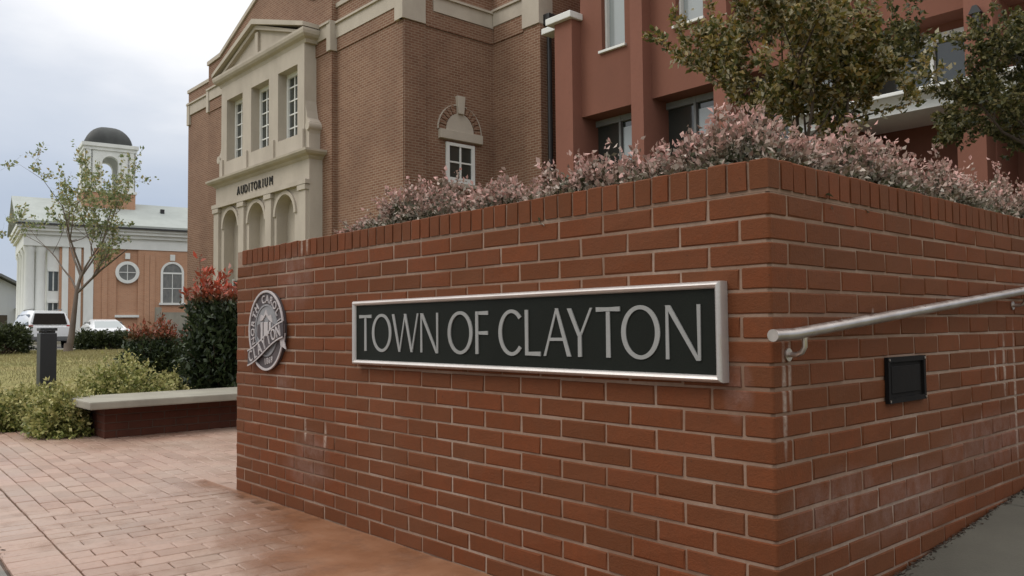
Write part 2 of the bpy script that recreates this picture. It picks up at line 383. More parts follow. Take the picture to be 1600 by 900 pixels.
def quads_mesh(name, V, tint=None, m=None):
    """V (n,4,3) quads -> one mesh, with a per-corner random 'tint' (n,2)"""
    n = len(V); me = bpy.data.meshes.new(name)
    me.vertices.add(n*4); me.vertices.foreach_set('co', V.astype(np.float32).ravel())
    me.loops.add(n*4); me.loops.foreach_set('vertex_index', np.arange(n*4, dtype=np.int32))
    me.polygons.add(n); me.polygons.foreach_set('loop_start', np.arange(0, n*4, 4, dtype=np.int32))
    me.update(calc_edges=True)
    if tint is not None:
        a = me.attributes.new('tint', 'FLOAT_COLOR', 'POINT'); c = np.zeros((n, 4, 4), np.float32); c[..., 3] = 1
        c[..., 0] = tint[:, 0:1]; c[..., 1] = tint[:, 1:2]; a.data.foreach_set('color', c.ravel())
    if m: me.materials.append(MT[m])
    return me
def unit(v): return v/np.maximum(np.linalg.norm(v, axis=-1, keepdims=True), 1e-9)
def leaves(P, D, L, W, fold=.25):
    n = len(P); D = unit(D); R = rng.normal(size=(n, 3)); S = unit(np.cross(D, R)); Nn = np.cross(S, D)
    L = np.broadcast_to(L, (n,))[:, None]; W = np.broadcast_to(W, (n,))[:, None]
    V = np.empty((n, 4, 3)); mid = P+D*L*.48
    V[:, 0] = P; V[:, 1] = mid+S*W*.5+Nn*W*fold; V[:, 2] = P+D*L-Nn*L*.12; V[:, 3] = mid-S*W*.5+Nn*W*fold
    return V

# ------------------------------------------------------------------ ground
def gz(x, y):
    """terrain height: flat by the wall, lawn lifting gently towards the street"""
    t = np.clip((-8.2-x)/13., 0, 1); t = t*t*(3-2*t)
    u = np.clip((-29-x)/8., 0, 1); u = u*u*(3-2*u)
    return -.055+.305*t-.19*u
mb = MB()
xs = np.unique(np.concatenate([np.linspace(-900, -120, 8), np.linspace(-120, -50, 8), np.linspace(-50, 6, 57), np.linspace(6, 60, 8), np.linspace(60, 900, 6)]))
ys = np.unique(np.concatenate([np.linspace(-900, -60, 8), np.linspace(-60, -6, 10), np.linspace(-6, 30, 37), np.linspace(30, 100, 10), np.linspace(100, 900, 6)]))
gv = [(x, y, float(gz(x, y))) for x in xs for y in ys]; ny = len(ys)
gf = [(i*ny+j, (i+1)*ny+j, (i+1)*ny+j+1, i*ny+j+1) for i in range(len(xs)-1) for j in range(ny-1)]
mb.add(gv, gf); ground = struct(mb, 'ground', 'lawn', smooth=True)
# street in front (behind the camera's left) and the church parking lot
mb = MB(); mb.add([(-49.5, -80, .070), (-38.2, -80, .070), (-38.2, 60, .070), (-49.5, 60, .070)], [(0, 1, 2, 3)]); struct(mb, 'parking_lot', 'asphalt')
for a, b_ in ((-38.2, -38.0), (-49.7, -49.5)):
    mb = MB(); mb.box(a, b_, -80, 60, -.1, .19); struct(mb, 'kerb', 'kerb', bevel=.02)
mb = MB(); mb.box(-37.2, -36.0, -80, 60, -.1, .10); struct(mb, 'footpath', 'kerb')

# concrete pavement beyond the brick edging, and the landing in front of the ramp
RA = math.radians(-3.0); PIV = np.array([-3.5, -.9])
def rot2(x, y):
    c, s = math.cos(RA), math.sin(RA); dx, dy = x-PIV[0], y-PIV[1]
    return PIV[0]+c*dx-s*dy, PIV[1]+s*dx+c*dy
mb = MB(); q = [rot2(-12, -1.262), rot2(6, -1.262), rot2(6, -9), rot2(-12, -9)]
mb.add([(x, y, -.010) for x, y in q]+[(x, y, -.2) for x, y in q], [(3, 2, 1, 0), (0, 1, 5, 4), (1, 2, 6, 5), (2, 3, 7, 6), (3, 0, 4, 7)])
struct(mb, 'concrete_pavement', 'concrete')
# sand bed under the pavers
mb = MB(); mb.add([(-8.9, -1.4, -.016), (.03, -1.4, -.016), (.03, .02, -.016), (-3.42, .02, -.016), (-3.42, 4.2, -.016), (-8.9, 4.2, -.016)], [(0, 1, 2, 3, 4, 5)])
paving = struct(mb, 'paving', 'sand')

def paver_mesh(name, lx, ly, jx=0.):
    h = .045; c = .004; mb = MB(); x, y = lx/2, ly/2
    rr = lambda: random.uniform(-.0012, .0012)
    top = [(-x+c+rr(), -y+c+rr(), rr()), (x-c+rr(), -y+c+rr(), rr()), (x-c+rr(), y-c+rr(), rr()), (-x+c+rr(), y-c+rr(), rr())]
    mid = [(-x, -y, -c), (x, -y, -c), (x, y, -c), (-x, y, -c)]; bot = [(a, b__, -h) for a, b__, _ in mid]
    fs = [(0, 1, 2, 3)]+[(i, 4+i, 4+(i+1) % 4, (i+1) % 4) for i in range(4)]+[(4+i, 8+i, 8+(i+1) % 4, 4+(i+1) % 4) for i in range(4)]
    mb.add(top+mid+bot, fs); me = mb.mesh(name); me.materials.append(MT['paver']); return me
PM = {'x': [paver_mesh('paver', .1955, .0965) for _ in range(5)], 'y': [paver_mesh('paver', .0965, .192) for _ in range(5)], 'e': [paver_mesh('paver', .098, .205) for _ in range(4)]}
spots = []
def cut_mesh(k, L):
    key = (k, round(L, 2))
    if key not in PM: PM[key] = [paver_mesh('paver', L, .098) if k == 'x' else paver_mesh('paver', .098, L) for _ in range(2)]
    return key
def run(k, fixed, lo, hi, start, pitch, full):
    """one row of pavers along its length, cut where it meets the row ends"""
    t = start
    while t < hi:
        a, b__ = max(t, lo), min(t+pitch, hi)
        if b__-a > .035:
            key = k if b__-a > pitch-.003 else cut_mesh(k, b__-a-(pitch-full))
            spots.append((key, (a+b__)/2 if k == 'x' else fixed, fixed if k == 'x' else (a+b__)/2))
        t += pitch
for i in range(0, 36): run('y', -3.555+.0525+i*.1025, -1.038, .6, -1.038-(.0985 if i % 2 else 0), .197, .193)      # by the wall: long side away from it
for j in range(0, 55): run('x', -.985+j*.1015, -10.2, -3.558, -3.558-.2005*33-(.1 if j % 2 else 0), .2005, .197)    # towards the bench: long side along the wall
for i in range(-54, 37): spots.append(('e', -3.5+i*.1015, -1.145))
pv = []
for k, x, y in spots:
    X, Y = rot2(x, y)
    if X > -.02+.0 or X < -8.7 or Y > 4.1: continue
    if Y > -.02 and X > -3.40: continue
    px, py, dz = project((X, Y, 0))
    vis = dz > .2 and -60 < px < 1660 and -60 < py < 960 and not (px > 372 and py < 765+.34*(px-372)-8)
    pv.append(((1/dz**2 if vis else 0), k, X, Y))
pv.sort(key=lambda t: -t[0])
rest = MB()
for n_, (sc_, k, X, Y) in enumerate(pv):
    me = random.choice(PM[k]); z = random.uniform(-.0018, .0018); a = RA+random.gauss(0, .008)
    tx, ty = random.gauss(0, .004), random.gauss(0, .004)
    if n_ < 300:
        o = bpy.data.objects.new('paver', me); COL.objects.link(o); o.parent = paving; o.location = (X, Y, z); o.rotation_euler = (tx, ty, a)
    else:
        R3 = Matrix.Translation((X, Y, z)) @ Euler((tx, ty, a)).to_matrix().to_4x4()
        rest.add([R3 @ v.co for v in me.vertices], [tuple(p.vertices) for p in me.polygons])
o = rest.build('paver_field', 'paver', parent=paving); o['kind'] = 'stuff'
# silt washed over the pavers at the wall's foot
mb = MB(); gx = np.linspace(-3.9, .02, 60); gy = np.linspace(-1.35, -.004, 22)
mb.add([(x, y, .0045+.0012*math.sin(x*9)*math.cos(y*13)) for x in gx for y in gy], [(i*22+j, (i+1)*22+j, (i+1)*22+j+1, i*22+j+1) for i in range(59) for j in range(21)])
tag(mb.build('silt', 'silt', smooth=True), 'wet red silt washed over the pavers at the foot of the sign wall', 'silt', kind='stuff')
# scrap of dark soil at the pavement edge
mb = MB(); cx, cy = -3.02, -1.30
for k in range(140):
    a, rr_ = random.uniform(0, 6.28), abs(random.gauss(0, .09)); x, y = cx+rr_*1.6*math.cos(a), cy+rr_*.5*math.sin(a)-.02
    s_ = random.uniform(.006, .018); z = -.008+max(0, .016-rr_*.08)
    mb.add([(x+s_*random.uniform(-1, 1), y+s_*random.uniform(-1, 1), z+s_*random.uniform(-.2, .7)) for _ in range(4)], [(0, 1, 2), (0, 2, 3), (0, 3, 1), (1, 3, 2)])
tag(mb.build('soil_scraps', 'soil'), 'dark soil crumbs on the concrete beside the brick edging', 'soil', kind='stuff')

# ------------------------------------------------------------------ concrete ramp beside the wall
mb = MB(); mb.add([(.004, -6, -.06), (4, -6, -.06), (4, 20, -.06), (.004, 20, -.06)], [(0, 1, 2, 3)]); ramp_o = struct(mb, 'ramp', 'soil')
zr = lambda y: max(0., .064+(y)*.0822)
yy = [-3.4, -2.1, -.78]+[-.78+1.22*k for k in range(1, 12)]
for a, b_ in zip(yy[:-1], yy[1:]):
    mb = MB(); a2, b2 = a+.005, b_-.005
    mb.add([(.008, a2, zr(a2)), (1.65, a2, zr(a2)), (1.65, b2, zr(b2)), (.008, b2, zr(b2)), (.008, a2, zr(a2)-.12), (1.65, a2, zr(a2)-.12), (1.65, b2, zr(b2)-.12), (.008, b2, zr(b2)-.12)],
           [(0, 1, 2, 3), (7, 6, 5, 4), (0, 4, 5, 1), (1, 5, 6, 2), (2, 6, 7, 3), (3, 7, 4, 0)])
    mb.build('concrete_panel', 'ramp', parent=ramp_o, bevel=.006, seg=1)
mb = MB()
for k in range(1800):
    y = random.uniform(-.3, 6); w_ = .008+.012*abs(math.sin(y*2.3)+.5*math.sin(y*5.1)); x = .010+abs(random.gauss(0, w_)); s_ = random.uniform(.003, .010)
    mb.add([(x+s_*random.uniform(-1, 1), y+s_*random.uniform(-1.6, 1.6), zr(y)+s_*random.uniform(-.2, .6)) for _ in range(4)], [(0, 1, 2), (0, 2, 3), (0, 3, 1), (1, 3, 2)])
tag(mb.build('damp_debris', 'soil'), 'dark damp debris lining the ramp where it meets the wall', 'debris', kind='stuff')

# ------------------------------------------------------------------ sign wall
BW, BH, JT = .203, .0677, .0095
NC = 19; ZTOP = NC*BH; ZCAP = 1.378; XL = -3.452; YEND = 6.6
wall = thing('brick_wall', 'low red brick planter wall with rowlock top carrying the town name sign', 'wall')
mb = MB()                                                  # mortar core, set back 3.5 mm behind the brick faces
R_ = .0036
mb.prism([(XL+R_, R_), (-.014, R_), (-R_, .014), (-R_, .20), (XL+R_, .20)], lambda u, v, h: (u, v, h), -.06, ZTOP-.002); mb.box(-.20, -R_, .2005, YEND, -.06, ZTOP-.002); mb.box(XL+R_, XL+.20, .2005, 3.2, -.06, ZTOP-.002)
mb.build('mortar', 'mortar', parent=wall)
def brick_mesh(lx, ly, lz, corner=False):
    """a brick lying with its outer faces at y=0 (front) and, for a corner brick, x=0; origin at the outer lower right corner"""
    mb = MB(); jit = lambda: random.uniform(-.0022, .0022)
    c = .0032; x0, x1, y0, y1, z0, z1 = -lx, 0, 0, ly, 0, lz
    if not corner:
        fr = [(x0+c+jit(), y0+jit()*.6, z0+c+jit()), (x1-c+jit(), y0+jit()*.6, z0+c+jit()), (x1-c+jit(), y0+jit()*.6, z1-c+jit()), (x0+c+jit(), y0+jit()*.6, z1-c+jit())]
        md = [(x0+jit(), c, z0+jit()*.5), (x1+jit(), c, z0+jit()*.5), (x1+jit(), c, z1+jit()*.5), (x0+jit(), c, z1+jit()*.5)]
        bk = [(x0, y1, z0), (x1, y1, z0), (x1, y1, z1), (x0, y1, z1)]
        mb.add(fr+md+bk, [(0, 1, 2, 3)]+[(i, 4+i, 4+(i+1) % 4, (i+1) % 4) for i in range(4)]+[(4+i, 8+i, 8+(i+1) % 4, 4+(i+1) % 4) for i in range(4)])
    else:
        rr_ = .009; out_ = [(x0, c*.8), (x0+c, 0), (-rr_, 0)]+[(-rr_+rr_*math.sin(t), rr_-rr_*math.cos(t)) for t in np.linspace(.35, 1.22, 4)]+[(0, rr_), (0, y1-c), (-c*.8, y1)]
        n = len(out_); inn = lambda p: (p[0]*(1-.004/lx)-.002, p[1]*(1-.004/ly)+.002)
        rings = [([inn(p) for p in out_], 0.), (out_, c), (out_, lz-c), ([inn(p) for p in out_], lz)]
        vs = [(p[0], p[1], z) for rg, z in rings for p in rg]; fs = []
        for i in range(3):
            for k in range(n-1): fs.append((i*n+k, i*n+k+1, (i+1)*n+k+1, (i+1)*n+k))
        vs += [(x0+.01, y1-.01, 0), (x0+.01, y1-.01, lz)]
        b0 = len(vs)-2
        fs += [tuple(range(n))[::-1]+(b0,), tuple(range(3*n, 4*n))+(b0+1,)]
        mb.add(vs, fs)
    me = mb.mesh('brick'); me.materials.append(MT['brick'])
    if corner:
        for p in me.polygons: p.use_smooth = True
        me.set_sharp_from_angle(angle=math.radians(23))
    return me
LS, HH = BW-JT, BH-JT
ST = [brick_mesh(LS, .09, HH) for _ in range(8)]
CA = [brick_mesh(.198-JT/2, .0965-JT/2, HH, True) for _ in range(2)]; CB = [brick_mesh(.0955-JT/2, .198-JT/2, HH, True) for _ in range(2)]
half_cache = {}
def part_len(L):
    key = round(L, 3)
    if key not in half_cache: half_cache[key] = [brick_mesh(L, .09, HH) for _ in range(2)]
    return half_cache[key]
SIGN = (-2.106, -.137, .760, 1.046)
items = []                                                 # (visibility score, mesh, location, rotation about z)
def addb(me, loc, rz, centre, face):
    px, py, dz = project(centre)
    vis = dz > .2 and -40 < px < 1640 and -30 < py < 930
    if face == 'f' and SIGN[0]+.03 < centre[0]-.1 and centre[0]+.1 < SIGN[1]-.02 and SIGN[2]+.02 < centre[2]-.03 and centre[2]+.03 < SIGN[3]-.02: vis = False
    cs = abs((CAM[1] if face == 'f' else CAM[0])/np.linalg.norm(CAM-np.array(centre)))
    items.append((cs/dz**2 if vis else 0., me, loc, rz))
for rw in range(NC):
    z = rw*BH+JT/2; A_ = (NC-1-rw) % 2 == 0
    items.append((9., random.choice(CA if A_ else CB), (0, 0, z), 0))
    x = -(.198 if A_ else .0955)-JT/2
    while x > XL+.02:
        L = min(LS, x-XL)
        if L < .03: break
        addb(random.choice(ST) if L > LS-.004 else random.choice(part_len(L)), (x, 0, z), 0, (x-L/2, 0, z+.03), 'f'); x -= BW
    y = (.0965 if A_ else .198)+JT/2
    while y < YEND-.05:
        L = min(LS, YEND-y)
        # rotated +90 deg: brick runs towards -local x => +... place by its far end
        addb(random.choice(ST) if L > LS-.004 else random.choice(part_len(L)), (0, y+L, z), math.pi/2, (0, y+L/2, z+.03), 's'); y += BW
    y = .006
    while y < 3.1:                                         # far return, seen only from the bench side
        addb(random.choice(ST), (XL, y, z), -math.pi/2, (XL, y+.1, z+.03), 'x'); items[-1] = (0.,)+items[-1][1:]; y += BW
items.sort(key=lambda t: -t[0])
rest = MB()
for n_, (sc_, me, loc, rz) in enumerate(items):
    dy = max(-.001, min(.001, random.gauss(0, .0006))); tilt = random.gauss(0, .003)
    if rz == 0: loc = (loc[0], loc[1]+(dy if me not in CA+CB else 0), loc[2]+random.gauss(0, .0006))
    else: loc = (loc[0]+dy, loc[1], loc[2]+random.gauss(0, .0006))
    rot = (random.gauss(0, .002), 0 if me in CA+CB else tilt, rz)
    if n_ < 300 and sc_ > 0:
        o = bpy.data.objects.new('brick', me); COL.objects.link(o); o.parent = wall; o.location = loc; o.rotation_euler = rot
    else:
        R3 = Matrix.Translation(loc) @ Euler(rot).to_matrix().to_4x4()
        rest.add([R3 @ v.co for v in me.vertices], [tuple(p.vertices) for p in me.polygons])
o = rest.build('brickwork', 'brick', parent=wall); o['kind'] = 'stuff'
# rowlock coping: bricks on edge across the wall top, over a mortar bed
mb = MB(); mb.box(XL+.004, -.0042, .0042, .205, ZTOP-.001, ZCAP-.006); mb.box(-.205, -.0042, .2055, YEND, ZTOP-.001, ZCAP-.006); mb.box(XL+.004, XL+.2, .2055, 3.2, ZTOP-.001, ZCAP-.005)
coping = mb.build('coping', 'mortar', parent=wall)
def coping_mesh(w, d=.203):
    mb = MB(); h = ZCAP-ZTOP-JT; c = .004; j = lambda: random.uniform(-.0015, .0015)
    lo = [(0, 0, 0), (w, 0, 0), (w, d, 0), (0, d, 0)]
    hi = [(j(), j(), h-c), (w+j(), j(), h-c), (w+j(), d, h-c), (j(), d, h-c)]; tp = [(c+j(), c+j(), h+j()), (w-c+j(), c+j(), h+j()), (w-c, d-c, h+j()), (c, d-c, h+j())]
    mb.add(lo+hi+tp, [(3, 2, 1, 0), (8, 9, 10, 11)]+[(i, (i+1) % 4, 4+(i+1) % 4, 4+i) for i in range(4)]+[(4+i, 4+(i+1) % 4, 8+(i+1) % 4, 8+i) for i in range(4)])
    me = mb.mesh('coping_brick'); me.materials.append(MT['brick']); return me
CM = [coping_mesh(BH-JT) for _ in range(6)]
def lay_coping(me, loc, rz):
    o = bpy.data.objects.new('coping_brick', me); COL.objects.link(o); o.parent = coping
    g_ = lambda: max(-.0012, min(.0012, random.gauss(0, .0009)))
    o.location = (loc[0]+(g_() if rz else 0), loc[1]+(0 if rz else g_()), ZTOP+JT+g_())
    o.rotation_euler = (random.gauss(0, .004), random.gauss(0, .005), rz+random.gauss(0, .003))
for k in range(int(-XL/BH)):                               # along the front, the first three cut back to turn the corner
    lay_coping(random.choice(CM) if k > 2 else coping_mesh(BH-JT, (k+1)*BH-JT), (-(k+1)*BH+JT, -.001, 0), 0)
k = 1
while (k+1)*BH < YEND-.02:                                 # along the ramp side
    lay_coping(random.choice(CM) if k > 3 else coping_mesh(BH-JT, k*BH-JT), (.001, k*BH+.001, 0), math.pi/2); k += 1

# ------------------------------------------------------------------ town sign
sg = thing('sign_panel', 'long dark sign with silver frame reading TOWN OF CLAYTON on the brick wall', 'sign', (-1.12, 0, .9))
x0, x1, z0, z1 = -2.106, -.137, .760, 1.046
mb = MB(); mb.box(x0+.012, x1-.012, -.026, -.002, z0+.012, z1-.012); mb.build('panel', 'panel', parent=sg)
fw_, d_ = .021, .042
def frame_bar(p, q, n_in):
    """mitred bar of rounded section; p,q outer corners in xz, n_in inward normal"""
    (ax, az), (bx, bz) = p, q; t = ((bx-ax), (bz-az)); l = math.hypot(*t); t = (t[0]/l, t[1]/l)
    prof = [(0, 0), (0, .030), (.004, .038), (.010, d_), (.016, .038), (fw_, .030), (fw_, .012)]
    mb = MB(); vs = []
    for (ox, oz), sgn in ((p, 1), (q, -1)):
        for w_, h_ in prof: vs.append((ox+n_in[0]*w_+t[0]*w_*sgn, -h_, oz+n_in[1]*w_+t[1]*w_*sgn))
    n = len(prof); mb.add(vs, [(i, i+1, n+i+1, n+i) for i in range(n-1)]+[tuple(range(n))[::-1], tuple(range(n, 2*n))]); return mb
for p, q, ni in (((x0, z1), (x1, z1), (0, -1)), ((x1, z1), (x1, z0), (-1, 0)), ((x1, z0), (x0, z0), (0, 1)), ((x0, z0), (x0, z1), (1, 0))):
    frame_bar(p, q, ni).build('frame_bar', 'frame', parent=sg, smooth='auto')
LZ0, LZ1 = .822, .982
_lift = [0]
def lift():
    _lift[0] = (_lift[0]+1) % 5; return .0032+.00035*_lift[0]
def stroke(mb, a, b_, w0, w1=None, cut='h'):
    """tapered bar from a to b in letter space; cut 'h' = ends cut level, 'v' = ends cut upright"""
    w1 = w0 if w1 is None else w1; fn = XZ(-.0262)
    if cut == 'h': poly = [(a[0]-w0/2, a[1]), (a[0]+w0/2, a[1]), (b_[0]+w1/2, b_[1]), (b_[0]-w1/2, b_[1])]
    else: poly = [(a[0], a[1]-w0/2), (b_[0], b_[1]-w1/2), (b_[0], b_[1]+w1/2), (a[0], a[1]+w0/2)]
    mb.prism(poly, fn, 0, lift())
def arc(mb, cx, cz, rx, rz, tx, tz, a0, a1, closed=False):
    n = 48; th = [a0+(a1-a0)*i/(n if closed else n-1) for i in range(n)]
    mb.strip([(cx+rx*math.cos(t), cz+rz*math.sin(t)) for t in th], [(cx+(rx-tx)*math.cos(t), cz+(rz-tz)*math.sin(t)) for t in th], XZ(-.0262), 0, lift(), closed)
H_ = LZ1-LZ0; zm = (LZ0+LZ1)/2
def L_T(mb, a, b_): w = .0155; m_ = (a+b_)/2; stroke(mb, (m_, LZ0), (m_, LZ1-.0135), w*1.15, w); stroke(mb, (a, LZ1-.0065), (m_-w/2, LZ1-.0065), .015, .0125, 'v'); stroke(mb, (m_+w/2, LZ1-.0065), (b_, LZ1-.0065), .0125, .015, 'v'); stroke(mb, (m_-w/2, LZ1-.0065), (m_+w/2, LZ1-.0065), .0126, .0126, 'v')
def L_O(mb, a, b_): arc(mb, (a+b_)/2, zm, (b_-a)/2, H_/2+.003, .0185, .0125, 0, 2*math.pi, True)
def L_C(mb, a, b_): arc(mb, a+(b_-a)*.56, zm, (b_-a)*.56, H_/2+.003, .0185, .0125, math.radians(42), math.radians(318))
def L_W(mb, a, b_):
    w = b_-a; p = [a+.008, a+w*.28, a+w*.5, a+w*.74, b_-.006]
    stroke(mb, (p[1], LZ0), (p[0], LZ1), .013, .0175); stroke(mb, (p[1]+.002, LZ0+.004), (p[2], LZ1), .008, .0085); stroke(mb, (p[3], LZ0), (p[2], LZ1-.0004), .013, .0165); stroke(mb, (p[3]+.002, LZ0+.004), (p[4], LZ1), .008, .0095)
def L_N(mb, a, b_): stroke(mb, (a+.006, LZ0), (a+.006, LZ1), .0125, .0095); stroke(mb, (b_-.006, LZ0), (b_-.006, LZ1), .0095, .0125); stroke(mb, (b_-.009, LZ0-.002), (a+.009, LZ1-.0004), .014, .019)
def L_F(mb, a, b_): stroke(mb, (a+.008, LZ0), (a+.008, LZ1), .0165, .0155); stroke(mb, (a+.0155, LZ1-.0065), (b_, LZ1-.0065), .0125, .015, 'v'); stroke(mb, (a+.0155, zm-.001), (b_-.002, zm-.001), .0115, .0145, 'v')
def L_L(mb, a, b_): stroke(mb, (a+.008, LZ0), (a+.008, LZ1), .0155, .0165); stroke(mb, (a+.0155, LZ0+.0065), (b_, LZ0+.0065), .0125, .0155, 'v')
def L_A(mb, a, b_):
    m_ = a+(b_-a)*.49; stroke(mb, (a+.006, LZ0), (m_-.002, LZ1-.004), .0115, .009); stroke(mb, (b_-.009, LZ0), (m_, LZ1+.002), .0185, .014)
    stroke(mb, (a+(m_-a)*.42, LZ0+.057), (b_-(b_-m_)*.36, LZ0+.057), .0105, .0105, 'v')
def L_Y(mb, a, b_):
    m_ = (a+b_)/2; zj = LZ0+.068; stroke(mb, (m_, LZ0), (m_, zj+.012), .0165, .0155); stroke(mb, (m_-.001, zj), (a+.009, LZ1), .0155, .0185); stroke(mb, (m_+.003, zj+.002), (b_-.005, LZ1), .0105, .0105)
for fn_, a, b_ in ((L_T, -2.0545, -1.9529), (L_O, -1.9498, -1.7961), (L_W, -1.790, -1.5936), (L_N, -1.5823, -1.4611), (L_O, -1.3973, -1.2429), (L_F, -1.2248, -1.1517), (L_C, -1.0926, -.9658), (L_L, -.9494, -.8711), (L_A, -.8568, -.7259), (L_Y, -.7411, -.6284), (L_T, -.6114, -.5104), (L_O, -.5067, -.3551), (L_N, -.3341, -.2092)):
    mb = MB(); fn_(mb, a, b_); mb.build('letter', 'letter', parent=sg)

# ------------------------------------------------------------------ town seal
_ch = {}
def glyph(c):
    if c not in _ch:
        cu = bpy.data.curves.new('glyph', 'FONT'); cu.body = c; cu.size = 1; cu.align_x = 'CENTER'; cu.resolution_u = 3; cu.extrude = .5
        ob = bpy.data.objects.new('glyph', cu); COL.objects.link(ob); bpy.context.view_layer.update()
        me = bpy.data.meshes.new_from_object(ob.evaluated_get(bpy.context.evaluated_depsgraph_get()))
        _ch[c] = ([tuple(v.co) for v in me.vertices], [tuple(p.vertices) for p in me.polygons])
        bpy.data.objects.remove(ob, do_unlink=True); bpy.data.curves.remove(cu); bpy.data.meshes.remove(me)
    return _ch[c]
def put_glyph(mb, c, cx, cz, size, ang, y0, thick, wx=1., bold=0.):
    vs, fs = glyph(c); ca, sa = math.cos(ang), math.sin(ang); o_ = []
    for x, y, z in vs:
        u, v = x*size*wx, (y-.34)*size; o_.append((cx+u*ca-v*sa, y0-(z+.5)*thick, cz+u*sa+v*ca))
    mb.add(o_, fs)
sx, sz, sr = -3.025, .917, .207
seal = thing('town_seal', 'round silver and dark town seal with CLAYTON ribbon on the brick wall', 'emblem', (sx, 0, sz))
circ = lambda r_, n=56: [(sx+r_*math.cos(2*math.pi*i/n), sz+r_*1.03*math.sin(2*math.pi*i/n)) for i in range(n)]
mb = MB(); mb.prism(circ(sr), XZ(0), .002, .016); mb.build('disc', 'seal_dark', parent=seal)
mb = MB(); mb.strip(circ(sr+.004), circ(sr-.008), XZ(0), .0165, .025, True); mb.build('rim', 'seal_light', parent=seal, bevel=.002)
mb = MB(); mb.strip(circ(.138), circ(.128), XZ(0), .0162, .021, True); mb.build('ring', 'seal_mid', parent=seal)
txt = 'NORTH CAROLINA'; a0, a1 = math.radians(200), math.radians(-14)
for i, c in enumerate(txt):
    if c == ' ': continue
    t = a0+(a1-a0)*i/(len(txt)-1); mb = MB(); rr_ = .165
    put_glyph(mb, c, sx+rr_*math.cos(t), sz+rr_*1.03*math.sin(t), .062, t-math.pi/2, -.0163, .006, .95); mb.build('letter', 'seal_light', parent=seal)
# inner picture: a clock-tower like column under a gable with trees either side
mb = MB(); mb.prism(circ(.126, 40), XZ(-.0163), 0, .001); field = mb.build('picture_field', 'seal_mid', parent=seal)
mb = MB(); mb.prism([(sx-.075, sz+.05), (sx-.06, sz+.085), (sx-.03, sz+.075), (sx, sz+.112), (sx+.03, sz+.075), (sx+.06, sz+.085), (sx+.08, sz+.04), (sx+.04, sz+.055), (sx, sz+.085), (sx-.04, sz+.055)], XZ(-.0173), 0, .005); mb.build('gable_relief', 'seal_light', parent=seal)
mb = MB()
for a, b_ in ((-.024, .024), (-.062, -.038), (.038, .062)): mb.box(sx+a, sx+b_, -.0225, -.0173, sz-.07, sz+.045)
mb.build('column_relief', 'seal_light', parent=seal, bevel=.002)
mb = MB()
for a, b_ in ((-.037, -.026), (.026, .037)): mb.box(sx+a, sx+b_, -.0185, -.0173, sz-.06, sz+.055)
for s_ in (-1, 1): mb.prism([(sx+s_*.07, sz-.06), (sx+s_*.115, sz-.03), (sx+s_*.11, sz+.03), (sx+s_*.085, sz+.035), (sx+s_*.07, sz)], XZ(-.0173), 0, .0012)
mb.build('dark_relief', 'seal_dark', parent=seal)  # dark infill beside the columns and dark side shapes of the picture
# ribbon: a wavy band rising to the right, its tails beyond the rim
def rib(u): return sx+u, sz-.075+.26*u+.026*math.sin(u*9)
us = np.linspace(-.205, .222, 26)
mb = MB(); mb.strip([(rib(u)[0], rib(u)[1]+.042) for u in us], [(rib(u)[0], rib(u)[1]-.042) for u in us], XZ(-.0255), 0, .006); mb.build('ribbon', 'seal_dark', parent=seal)
for sg_ in (1, -1):
    mb = MB(); mb.strip([(rib(u)[0], rib(u)[1]+sg_*.045) for u in us], [(rib(u)[0], rib(u)[1]+sg_*.037) for u in us], XZ(-.0255), .0065, .009); mb.build('ribbon_edge', 'seal_light', parent=seal)
for xe, dz_, s_ in ((.218, .062, 1),):
    bx_, bz_ = sx+xe, sz-.075+.26*xe+.026*math.sin(xe*9)
    mb = MB(); mb.prism([(bx_-s_*.05, bz_-.05), (bx_+s_*.012, bz_-.02), (bx_+s_*.0, bz_-.065), (bx_+s_*.02, bz_-.105), (bx_-s_*.04, bz_-.085)], XZ(-.018), 0, .006); mb.build('ribbon_tail', 'seal_light', parent=seal, bevel=.001)
for i, c in enumerate('CLAYTON'):
    u = -.158+i*.055; x_, z_ = rib(u); an = math.atan(.26+.234*math.cos(u*9))
    mb = MB(); put_glyph(mb, c, x_, z_, .088, an, -.0318, .006, .78); mb.build('letter', 'seal_light', parent=seal)
mb = MB()
for i, c in enumerate('1869'): put_glyph(mb, c, sx-.01+i*.026, sz-.168+i*.004, .048, .12, -.0163, .005, .8)
mb.build('date', 'seal_light', parent=seal)

# ------------------------------------------------------------------ handrail and step light
hr = thing('handrail', 'grey steel pipe handrail climbing along the ramp side of the brick wall', 'handrail', (.0, .2, .9))
hx = .052; rail = [(hx, -.085, .8935), (hx, -.02, .8945), (hx, .03, .896), (hx, .065, .8995)]+[(hx, y, .8995+(y-.065)*.0835) for y in np.linspace(.4, 6.2, 15)]
mb = MB(); mb.tube(rail, .0162, 16); mb.build('rail', 'steel', parent=hr, smooth='auto')
for y in (.075, 1.9, 3.7, 5.5):
    z = .8995+(y-.065)*.0835
    mb = MB(); mb.tube([(hx, y, z-.012), (hx, y, z-.040), (hx-.008, y, z-.054), (hx-.022, y, z-.061), (.004, y, z-.062)], .0075, 10); br_ = mb.build('bracket', 'steel', parent=hr, smooth='auto')
    mb = MB(); mb.tube([(.0015, y, z-.062), (.006, y, z-.062)], .018, 20); mb.build('flange', 'steel', parent=br_, smooth='auto', origin=hr.location)
fx = thing('step_light', 'plain black rectangular step light set in the brick beside the ramp', 'light', (0, .815, .735))
fy0, fy1, fz0, fz1 = .669, .961, .662, .811
mb = MB(); mb.box(.001, .004, fy0+.01, fy1-.01, fz0+.01, fz1-.01); mb.build('back_plate', 'louvre', parent=fx)
mb = MB()
fw2 = .016
